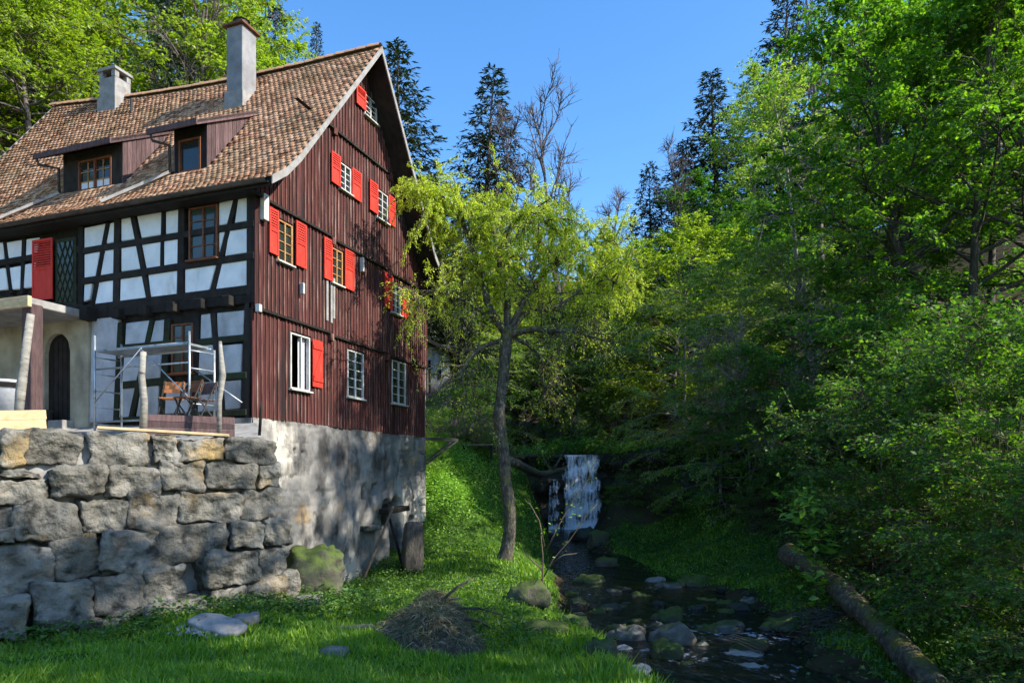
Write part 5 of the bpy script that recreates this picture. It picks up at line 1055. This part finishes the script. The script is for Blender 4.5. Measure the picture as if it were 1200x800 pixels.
T(BIR, 'birch_tree', 'slender leaning birch with pale trunk and loose light crown', 'tree', 948, 32, rz=0.4, s=1.0, top=70, H=18, tilt=-.11)
T(BIR, 'birch_tree', 'second slim pale-stemmed tree just behind the leaning birch', 'tree', 885, 56, rz=2.4, s=1.5, top=120, H=18, tilt=-.05)
T(SP1, 'spruce_tree', 'tallest dark spruce rising behind the birch crown', 'tree', 910, 62, top=-30, H=24, s=1.9)
T(SP1, 'spruce_tree', 'dark spruce standing clear against the sky above the slope', 'tree', 846, 60, top=78, H=24, s=1.9)
T(SP2, 'spruce_tree', 'shorter dark spruce below the two tall ones', 'tree', 812, 62, top=165, H=21, s=1.8)
T(SP3, 'pine_tree', 'round topped olive conifer on the far ridge', 'tree', 760, 66, top=192, H=16, s=1.3)
T(SP1, 'spruce_tree', 'broad green spruce rising above the old mossy tree', 'tree', 563, 50, top=80, H=24, s=1.75)
T(SP1, 'spruce_tree', 'tall spruce half hidden behind the gable roof edge', 'tree', 462, 41, top=60, H=24, s=1.55)
T(SP2, 'spruce_tree', 'small spruce between the gable edge and the broad spruce', 'tree', 512, 52, top=205, H=21, s=1.1)
T(BA1, 'bare_tree', 'leafless grey tree with spreading limbs against the blue sky', 'tree', 663, 46, rz=.6, top=112, H=20.5)
T(BA2, 'bare_tree', 'slimmer leafless tree between the spruce and the spreading one', 'tree', 604, 46, rz=2.2, top=122, H=19.5)
T(BA2, 'bare_tree', 'low hazy leafless tree beside the round topped conifer', 'tree', 712, 56, rz=1.0, top=222, H=19.5, s=1.0)
T(BA2, 'bare_tree', 'leafless treetop between the dark spruces and the beeches', 'tree', 962, 42, rz=4.0, top=5, H=19.5, s=1.0)
T(BA2, 'bare_tree', 'twiggy bare tree beside the clear-standing dark spruce', 'tree', 800, 50, rz=4.0, top=180, H=19.5, s=.9)
for (px, y, tp, k) in ((-30, 31, -60, BE4), (35, 37, -90, BE4), (95, 33, 0, BE3), (150, 41, -60, BE3), (215, 36, -20, BE4), (262, 41, -40, BE3), (300, 36, 25, BE3), (345, 42, 48, BE3), (5, 45, -120, BE3), (110, 48, -110, BE4), (230, 50, -60, BE4)):
    T(k, 'hillside_tree', 'yellow green spring tree on the steep hill behind the roof', 'tree', px, y, top=tp, H=14.5, s=1.12, group=GL_)
for (x, y, s, k) in ((-23, 24.5, .8, BE4), (-20.5, 30, .85, BE3), (-27, 30, 1.0, BE4), (-29, 21, .9, BE3), (-24, 17, .7, BE4)): T(k, 'hillside_tree', 'spring green tree on the hill beyond the far end of the house', 'tree', 0, y, s=s, x=x, group='trees on the hill beyond the house end')
for (x, y, s) in ((-19, 21, .55), (-18, 25, .6), (-20, 18, .5), (-22, 21.5, .6), (-17.5, 29, .6)): T(SH1, 'hillside_shrub', 'leafy shrub on the slope beyond the far end of the house', 'shrub', 0, y, s=s, x=x, group='shrubs beyond the house end')
T(BA1, 'bare_tree', 'leafless tree among the spring green on the hill', 'tree', 60, 35, top=-60, H=20.5, s=.9)
T(BA1, 'bare_tree', 'leafless tree beside the ivy trunk on the hill', 'tree', 235, 34.5, top=-20, H=20.5, s=.7, rz=3)
T(SP2, 'spruce_tree', 'dark spruce tip above the hill behind the tall chimney', 'tree', 320, 47, top=8, H=21, s=1.0)
T(SP2, 'spruce_tree', 'small far spruce tip alone above the roof ridge', 'tree', 372, 52, top=30, H=21, s=.75)
for (px, y, tp, k, lb) in ((725, 44, 262, BE3, 'sunlit light green tree left of the dark spruces'), (785, 41, 238, BE3, 'light green tree at the foot of the dark spruces'), (690, 54, 285, BE3, 'low light green tree under the spreading bare tree'), (635, 48, 305, BE3, 'light leafy tree right behind the old mossy trunk'), (540, 45, 262, BE3, 'light green tree beyond the barn roof'), (590, 50, 290, BE3, 'leafy tree under the broad spruce'), (835, 42, 250, BE2, 'deep green tree below the clear-standing spruce')):
    T(k, 'valley_tree', lb, 'tree', px, y, top=tp, H=14.5, s=1.0)
T(SP2, 'spruce_tree', 'tall bare-stemmed conifer behind the barn', 'tree', 536, 40, top=215, H=21, s=.55)
# understorey round the waterfall and over the far bank
for (px, y, s, k) in ((800, 37, 1.0, UND), (868, 34, 1.05, UND), (930, 30, 1.0, UND), (760, 43, 1.1, UND), (985, 27, 1.0, UND2), (845, 31, .8, UND), (900, 27.5, .75, UND2), (1045, 24, 1.0, UND2)):
    T(k, 'understorey_tree', 'low tree with layered flat leaf sprays hanging over the far bank', 'tree', px, y, s=s, group=GU)
for (px, y, s) in ((880, 29, 1.0), (930, 26.5, .9), (830, 33, 1.0), (955, 28, 1.2)): T(BA3, 'dead_shrub', 'pale leafless shrub tangled under the low trees', 'shrub', px, y, s=s, group='pale leafless shrubs under the low trees')
for (px, y, s, k) in ((700, 44, .9, UND), (650, 47, 1.0, UND), (615, 42, .75, UND2), (575, 41, .7, UND), (745, 46, 1.0, UND), (560, 37, .5, UND2), (600, 46, .9, UND), (680, 42, .55, UND2)):
    T(k, 'understorey_tree', 'low shaded tree above the waterfall lip', 'tree', px, y, s=s, group='low trees above the waterfall')
for (px, y, s, k) in ((1155, 14.5, 1.0, SH1), (1060, 17.5, .95, SH1), (1210, 12, .85, SH2), (1110, 19.5, 1.15, SH1), (1190, 17, 1.1, SH2), (1010, 22.5, 1.0, SH1), (1250, 15, 1.1, SH1), (1200, 12.9, .6, SH2), (1215, 10.6, .5, SH1), (960, 25, .8, SH1), (1080, 22, 1.2, SH2), (1035, 18.5, .45, SH1)):
    T(k, 'leafy_shrub', 'leafy green shrub on the bank behind the fallen trunk', 'shrub', px, y, s=s, group=GS)
for (px, y, s, k) in ((512, 30, .34, SH2), (530, 33, .4, SH1), (505, 27.2, .26, SH2), (555, 32, .32, SH1), (575, 33.5, .35, SH1), (540, 36, .5, SH2)): T(k, 'bank_shrub', 'small bush on the steep bank beside the house corner', 'shrub', px, y, s=s, group='small bushes on the bank by the house')
for (px, y, s, k) in ((735, 33.5, .28, SH1), (760, 33, .3, SH1), (790, 32, .3, SH2), (840, 31, .34, SH1), (905, 28, .34, SH2), (720, 35.5, .25, SH2), (880, 25.5, .3, SH1)): T(k, 'bank_shrub', 'low bush along the foot of the dark cliff', 'shrub', px, y, s=s, group='low bushes below the cliff')
# trees standing just outside the view towards the sun; they shade the meadow and dapple the gable
for (x, y, s, k) in ((12.5, 3.6, 1.2, BE1), (17.5, 7.6, 1.02, SPARSE), (17, 1, 1.1, BE1), (17.5, 13.9, .95, HIGH)): T(k, 'bank_tree', 'tall leafy tree on the near bank opposite the stone wall', 'tree', 0, y, s=s, x=x, group='trees on the near bank')
# ivy on a hillside trunk
rng = np.random.default_rng(5); n = 5200; x = at(187, 34); h = rng.random(n) ** .8 * 15; a = rng.random(n) * 6.28; r = (.25 + .75 * rng.random(n) ** .5 * (1.1 - .5 * h / 15))
pos = np.c_[r * np.cos(a) + .12 * h * .3, r * np.sin(a), h]; V, Q = cards(pos, rng.normal(0, 1, (n, 3)) - UP * .5, unit(np.c_[np.cos(a), np.sin(a), np.full(n, .5)] + rng.normal(0, .3, (n, 3))), rng.uniform(.12, .24, n), rng.uniform(.10, .2, n))
t = thing('ivy_tree', 'trunk wrapped in dark ivy on the hill behind the roof', 'tree', (x, 34, gz(x, 34))); obj('crown', leaf_mesh('crown', V, Q, 'ivy'), t)
MB().tube([(0, 0, -.5), (.25, 0, 6), (.55, 0, 16)], [.28, .2, .06], 8).build('trunk', MT['bark'], t, True)

# ---------------------------------------------------------------- the old mossy tree on the stream bank
def resample(pts, k):
    p = np.array(pts, float); s_ = np.r_[0, np.cumsum(np.linalg.norm(np.diff(p, axis=0), axis=1))]; t = np.linspace(0, s_[-1], k); return np.stack([np.interp(t, s_, p[:, i]) for i in range(3)], 1)
TY = 21.8; tb = P(590, 662, TY); tb.z = gz(tb.x, TY); rng = np.random.default_rng(77)
def tpx(l, y0, y1): n = len(l); return resample([np.array(P(a, b, y0 + (y1 - y0) * i / (n - 1))) - np.array(tb) for i, (a, b) in enumerate(l)], 9)
trunk = resample([np.array(P(a, b, TY)) - np.array(tb) for a, b in ((588, 680), (590, 660), (597, 632), (598, 600), (592, 560), (590, 520), (584, 490), (589, 450), (592, 415), (594, 388))], 16)
sets = [(trunk[None], np.array([.40, .28, .22, .20, .185, .20, .18, .19, .175, .19, .18, .17, .185, .175, .20, .17])[None], 12)]
main = [([(594, 392), (585, 381), (572, 360), (564, 315), (550, 289), (543, 262), (536, 238)], -.6, .15, 1), ([(596, 390), (594, 368), (595, 344), (586, 315), (581, 286), (577, 257), (570, 232)], .8, .13, 1), ([(597, 388), (611, 357), (627, 331), (643, 315), (662, 290), (675, 268)], .3, .11, 1),
 ([(599, 388), (611, 369), (627, 362), (648, 361), (669, 367), (692, 384)], 1.4, .12, .28), ([(599, 392), (622, 384), (643, 388), (673, 387), (692, 394), (720, 402)], -.8, .13, .16), ([(590, 398), (561, 407), (540, 433), (543, 456), (549, 474)], -1.0, .085, .1), ([(598, 394), (616, 401), (633, 417), (636, 440), (639, 468)], .9, .07, .1),
 ([(567, 330), (546, 270), (522, 232), (504, 226), (497, 250)], -1.6, .06, 1.3), ([(630, 328), (664, 298), (696, 284), (715, 292)], 1.2, .06, 1.1), ([(650, 361), (688, 335), (712, 326), (735, 340)], .6, .05, 1.0), ([(582, 300), (600, 262), (622, 246), (640, 262)], -1.2, .06, 1.1), ([(575, 372), (540, 350), (510, 340), (484, 352)], -2.0, .05, .5)]
mp = []; LV_ = []
for (l, dy, r, lf) in main: mp.append(tpx(l, TY, TY + dy)); LV_.append(lf)
mp = np.array(mp); sets.append((mp, np.array([np.linspace(m_[2], .018, 9) for m_ in main]), 7)); LV_ = np.array(LV_)
n2 = 20; bi = np.repeat(np.arange(len(mp)), n2); M2 = len(bi); t2 = .25 + .75 * rng.random(M2); o, tg = along(mp, bi, t2); d = unit(tg * .5 + rng.normal(0, .62, (M2, 3)) + UP * .12); l2 = rng.uniform(.6, 1.7, M2); b2 = grow(o, d, l2, 6, rng, .10, .16, .22); sets.append((b2, rad_of(np.full(M2, .026), .008, M2, 6), 4))
n3 = 9; bi3 = np.repeat(np.arange(M2), n3); M3 = len(bi3); o, tg = along(b2, bi3, .15 + .85 * rng.random(M3)); d = unit(tg * .5 + rng.normal(0, .55, (M3, 3)) - UP * .10); b3 = grow(o, d, rng.uniform(.3, .95, M3), 5, rng, 0, .12, .42); sets.append((b3, rad_of(np.full(M3, .0085), .004, M3, 5), 3))
lf = LV_[bi][bi3]; cnt_ = (64 * lf * (.4 + rng.random(M3))).astype(int); bi4 = np.repeat(np.arange(M3), cnt_); M4 = len(bi4); o, tg = along(b3, bi4, rng.random(M4) ** .8); L = rng.uniform(.035, .085, M4); V, Q = cards(o + rng.normal(0, .03, (M4, 3)), unit(tg + rng.normal(0, .6, (M4, 3)) - UP * .3), unit(UP * .5 + rng.normal(0, .7, (M4, 3))), L, L * .5)
old = thing('old_tree', 'old mossy tree with crooked limbs and lime green drooping twigs on the stream bank', 'tree', tb)
obj('trunk', wood_mesh('trunk', sets, 'bark_mossy'), old); obj('crown', leaf_mesh('crown', V, Q, 'leaf_lime'), old)
mm = MB(); q0 = np.array(P(598, 540, 29.5)); q1 = np.array(P(660, 550, 36.5)); pts = [Vector(q0 + (q1 - q0) * t + np.array([0, 0, -.35 * math.sin(3.1 * t) + .05 * math.sin(9 * t)])) for t in np.linspace(0, 1, 9)]
for d_ in ((.35, 0, .6), (-.3, .2, .5)): mm.tube([pts[6], pts[6] + Vector(d_), pts[6] + Vector(d_) * 2.0 + Vector((0, 0, .2))], [.08, .05, .02], 6)
mm.tube(pts, [.22, .2, .19, .2, .18, .17, .15, .13, .10], 9); tag(mm.build('mossy_limb', MT['bark_mossy'], None, True), 'thick mossy limb fallen across the waterfall lip', 'log')

# ---------------------------------------------------------------- saplings, cut stems, brush heap
def leafy(t, pts, n, L, mat, seed, spread=.10):
    rg = np.random.default_rng(seed); p = resample(pts, 8)[None]; o, tg = along(p, np.zeros(n, int), .2 + .8 * rg.random(n)); V, Q = cards(o + rg.normal(0, spread, (n, 3)), rg.normal(0, 1, (n, 3)) * [1, 1, .3] + UP * .1, unit(UP + rg.normal(0, .35, (n, 3))), rg.uniform(.6, 1.2, n) * L, rg.uniform(.35, .6, n) * L); return V, Q
def sapling(name, label, stems, y, leafspec, seed, r=.018, mat='twig', lm='herb_bright'):
    b = P(*stems[0][0], y); b.z = gz(b.x, b.y) - .05; t = thing(name, label, 'sapling', b); m = MB(); VV = []; QQ = []; c0 = 0
    for i, s_ in enumerate(stems):
        p = [P(a, c, y + (.15 * (i % 3 - 1))) - b for a, c in s_]
        if i == 0: p[0].z = 0
        m.tube(p, list(np.linspace(r if i == 0 else r * .6, r * .3, len(p))), 5)
        if leafspec[i]:
            V, Q = leafy(t, [tuple(q) for q in p], leafspec[i][0], leafspec[i][1], lm, seed + i, leafspec[i][2]); VV.append(V); QQ.append(Q + c0); c0 += len(V)
    m.build('stem', MT[mat], t, True)
    if VV: obj('leaves', leaf_mesh('leaves', np.concatenate(VV), np.concatenate(QQ), lm), t)
    return t
sapling('sapling', 'bright leaved sapling growing up beside the fallen trunk', [[(957, 690), (956, 650), (948, 620), (938, 590), (932, 578)], [(948, 620), (960, 632), (972, 640)], [(940, 600), (955, 590), (960, 585)], [(956, 650), (945, 640), (935, 634)]], 16.8, [(110, .34, .20), (40, .28, .16), (44, .28, .16), (26, .24, .14)], 900)
sapling('sapling', 'small leafy sprout on the fallen trunk', [[(985, 712), (984, 700), (988, 690), (990, 682)], [(985, 705), (975, 700), (970, 696)]], 16.8, [(16, .2, .12), (8, .18, .1)], 910)
sapling('sapling', 'cut stem with a few leafy twigs on the grassy stream bank', [[(632, 708), (636, 680), (636, 650), (634, 627)], [(636, 678), (648, 655), (668, 632), (690, 600), (700, 590)], [(638, 650), (652, 620), (672, 585), (690, 560), (698, 535)], [(636, 668), (622, 655), (612, 645)], [(638, 640), (632, 610), (622, 592), (615, 585)], [(640, 665), (660, 650), (676, 648)]], 18.6, [None, (10, .10, .08), (40, .12, .12), None, (16, .10, .08), None], 920, r=.035)
sapling('sapling', 'thin pale reed leaning out over the stream stones', [[(716, 800), (704, 770), (690, 745), (687, 740)]], 13.0, [None], 930, r=.014, mat='bark_pale')
hp = P(512, 745, 11.6); hz = gz(hp.x, hp.y)
hb = thing('brush_heap', 'heap of grey dry grass and cut twigs lying in the meadow', 'brush heap', (hp.x, hp.y, hz)); rg = np.random.default_rng(41)
def heap_h(x, y): return .50 * np.exp(-((x + .05) ** 2 / .16 + (y - .85) ** 2 / .30)) + .46 * np.exp(-((x - .08) ** 2 / .26 + (y + 1.0) ** 2 / .7)) + .13 * np.sin(7 * x + 2 * y) * np.sin(6 * y + 2 * x) * np.exp(-(x ** 2 / .5 + y ** 2 / 2)) + .22 * np.exp(-((x + .35) ** 2 / .5 + (y) ** 2 / 1.2))
xx, yy2 = np.meshgrid(np.linspace(-1.1, 1.1, 34), np.linspace(-2.3, 1.9, 56)); hh = heap_h(xx, yy2); gzz = ground(xx + hp.x, yy2 + hp.y) - hz
Vh = np.stack([xx, yy2, gzz + hh - .06], -1).reshape(-1, 3); ii = np.arange(xx.size).reshape(xx.shape); qh = np.stack([ii[:-1, :-1], ii[:-1, 1:], ii[1:, 1:], ii[1:, :-1]], -1).reshape(-1, 4)
obj('mound', mesh_np('mound', Vh, qh, np.full(len(qh), 4), MT['bark'], True), hb)
n = 15000; x_ = rg.normal(0, .42, n); y_ = rg.normal(-.2, .95, n); h_ = heap_h(x_, y_); keep = h_ > .10; x_, y_, h_ = x_[keep], y_[keep], h_[keep]; n = len(x_)
z_ = ground(x_ + hp.x, y_ + hp.y) - hz + h_ - .04 + rg.random(n) * .05; d = np.c_[rg.normal(0, 1, (n, 2)) + np.c_[x_, y_] * .25, rg.normal(.0, .40, n)]; L = rg.uniform(.06, .26, n); V, Q = cards(np.c_[x_, y_, z_], d, unit(UP + rg.normal(0, .4, (n, 3))), L, np.full(n, .011) + L * .01, .3)
tag(obj('dry_stalks', leaf_mesh('dry_stalks', V, Q, 'hay'), hb), kind='stuff')
for (a, b) in (((515, 706), (556, 676)), ((530, 712), (590, 720)), ((505, 712), (540, 700)), ((540, 724), (580, 738))):
    p0 = P(*a, 12.1) - hb.location; p1 = P(*b, 12.3) - hb.location; mid = (p0 + p1) / 2 + Vector((0, 0, .06)); MB().tube([p0, mid, p1], [.03, .022, .008], 6).build('branch', MT['bark'], hb, True)
    for k in range(3): q = p0 + (p1 - p0) * (.4 + .2 * k); MB().tube([q, q + (p1 - p0) * .16 + Vector((.02 * k, .05, .07 - .05 * k))], [.011, .004], 4).build('twig', MT['twig'], hb)
pd = P(868, 764, 14.6); m = MB()
for k in range(4): m.tube([pd + Vector((-.55 + .06 * k, .1 * k, .30 - .03 * k)), pd + Vector((-.1, .05 * k, .22 + .04 * k)), pd + Vector((.35 + .08 * k, -.1, .02 + .05 * k)), pd + Vector((.5 - .15 * k, -.25 + .05 * k, -.12))], [.018, .02, .018, .01], 5)
tag(m.build('dry_branch', MT['twig'], None, True), 'forked dry branch caught on the smooth grey boulder', 'branch')
twig_pile('debris', 'tangle of dead twigs under the fallen trunk', 'twigs', P(962, 735, 16.0), 150, 1.5, .35, 1.1, 'bark', .014, 5)

# ---------------------------------------------------------------- grass and herbs
def in_view(x, y): return np.abs(x / y) < .80
def scatter(n, y0, y1, rng, power=1.6):
    u = rng.random(n); y = y0 + (y1 - y0) * u ** power; x = (rng.random(n) * 2 - 1) * .80 * y; return x, y
rng = np.random.default_rng(99)
def clear(x, y):
    """True where nothing built stands"""
    d = np.stack([x, y], -1) - HC; u = d @ GD; s_ = d @ FD; w = np.stack([x, y], -1) - WA; t = w @ WD; nn = w @ WN
    terrace_ = (t < 4.9) & (nn < .12) & (s_ > -1.4) & (u < 9.1); house_ = (u > -.3) & (s_ > -.05) & (u < 9.2)
    return ~(terrace_ | house_ | ((np.abs(x - hp.x) < .5) & (np.abs(y - hp.y + .25) < 1.5)))
x, y = scatter(360000, 5.6, 34, rng); g_ = grass_mask(x, y); ok = (rng.random(len(x)) < g_) & clear(x, y); x, y = x[ok], y[ok]
patch = np.array([mnoise.noise(Vector((a * .55, b * .55, 3.0))) for a, b in zip(x, y)]); ok = rng.random(len(x)) < np.clip(.75 + patch * .9, .12, 1); x, y, patch = x[ok], y[ok], patch[ok]
n = len(x); z = ground(x, y); h = (.045 + .10 * rng.random(n) ** 1.5) * (1 + .9 * np.clip(patch, -.5, 1)); h *= 1 + .6 * np.clip((x - .0) / 1.0, 0, 1) * (y < 16); lean = rng.normal(0, .45, (n, 2)) * h[:, None]; w = .006 + .0011 * y + .004 * rng.random(n); a = rng.random(n) * 3.14
b0 = np.c_[x, y, z - .01]; off = np.c_[np.cos(a) * w, np.sin(a) * w, np.zeros(n)]; tip = b0 + np.c_[lean, h]
V = np.stack([b0 - off, b0 + off, tip], 1).reshape(-1, 3); me = mesh_np('grass', V, np.arange(3 * n), np.full(n, 3), MT['grass']); tag(obj('grass', me), 'short green grass covering the meadow and banks', 'grass', kind='stuff')
def herbs(name, label, mat, pts, n, rad, L, hgt, seed):
    rg = np.random.default_rng(seed); P_ = []
    for (px, py, r) in pts:
        y0 = yground(px, py); x0 = at(px, y0); m_ = int(n * r); xx = x0 + rg.normal(0, rad * r, m_); yy_ = y0 + rg.normal(0, rad * r * 1.3, m_); P_.append(np.c_[xx, yy_])
    P_ = np.concatenate(P_); k = clear(P_[:, 0], P_[:, 1]); P_ = P_[k]; n_ = len(P_); z = ground(P_[:, 0], P_[:, 1]) + hgt * rg.random(n_) ** .7; l_ = L * rg.uniform(.5, 1.2, n_)
    V, Q = cards(np.c_[P_, z], rg.normal(0, 1, (n_, 3)) * [1, 1, .35], unit(UP + rg.normal(0, .4, (n_, 3))), l_, l_ * .6); return tag(obj(name, leaf_mesh(name, V, Q, mat)), label, 'herbs', kind='stuff')
herbs('herbs', 'leafy weeds at the foot of the stone wall and plinth', 'herb', [(270, 712, 1.0), (310, 716, 1.0), (160, 742, .8), (350, 715, .8), (400, 705, 1.0), (430, 690, 1.0), (60, 748, .6), (450, 672, 1.0), (470, 665, .8), (420, 715, .8)], 900, .5, .09, .28, 11)
herbs('herbs', 'leafy ground plants on the sunlit meadow by the old tree', 'herb', [(520, 650, 1.2), (560, 690, 1.2), (600, 700, 1.0), (540, 620, 1.0), (500, 640, 1.0), (615, 690, .8), (640, 735, .7), (480, 690, 1.0), (570, 730, 1.0), (600, 740, .8)], 800, .7, .085, .2, 12)
herbs('herbs', 'leafy ground plants on the far bank', 'herb', [(760, 640, 1.0), (720, 632, 1.0), (800, 650, 1.2), (850, 660, 1.2), (900, 650, 1.2), (930, 690, .8), (990, 700, 1.2), (1040, 740, 1.2), (1090, 780, 1.0), (1150, 780, 1.2), (1000, 660, 1.2), (950, 630, 1.2)], 800, .8, .11, .3, 13)
herbs('ivy_bank', 'hanging greenery on the steep bank beside the house corner', 'herb_bright', [(505, 560, 1.0), (515, 530, 1.2), (525, 575, 1.0), (540, 550, 1.2), (510, 600, .8), (550, 585, 1.0)], 1200, .6, .10, .45, 14)

# greenery hanging over the lip of the cliff
rg = np.random.default_rng(61); path = np.array([(-2.2, 30.5), (-1.2, 33.5), (.2, 36.1), (1.7, 37.7), (2.5, 38.6), (4.9, 38.6), (5.4, 37.6), (6.2, 36.4), (7.6, 34.8), (9.4, 33.4), (12, 32.6)]); lip = np.array([2.6, 3.3, 3.6, 3.75, 4.1, 4.1, 3.8, 3.85, 3.9, 4.2, 5.0])
sg_ = np.r_[0, np.cumsum(np.linalg.norm(np.diff(path, axis=0), axis=1))]; n = 16000; t = rg.random(n) * sg_[-1]; cl = .5 + .5 * np.sin(t * 2.3) * np.sin(t * 5.1 + 1); ok = rg.random(n) < cl + .3; t = t[ok]; n = len(t)
px_ = np.interp(t, sg_, path[:, 0]) + rg.normal(0, .28, n); py_ = np.interp(t, sg_, path[:, 1]) + rg.normal(0, .30, n); pz_ = np.interp(t, sg_, lip) + rg.normal(.12, .25, n) - .9 * rg.random(n) ** 3 * (np.interp(t, sg_, path[:, 1]) < 38.2)
L = rg.uniform(.10, .22, n); V, Q = cards(np.c_[px_, py_, pz_], rg.normal(0, 1, (n, 3)) * [1, 1, .4] - [0, .5, .35], unit(UP + rg.normal(0, .45, (n, 3)) - [0, .3, 0]), L, L * .5)
tag(obj('cliff_greenery', leaf_mesh('cliff_greenery', V, Q, 'leaf_deep')), 'ferns and leaves hanging over the lip of the dark cliff', 'greenery', kind='stuff')
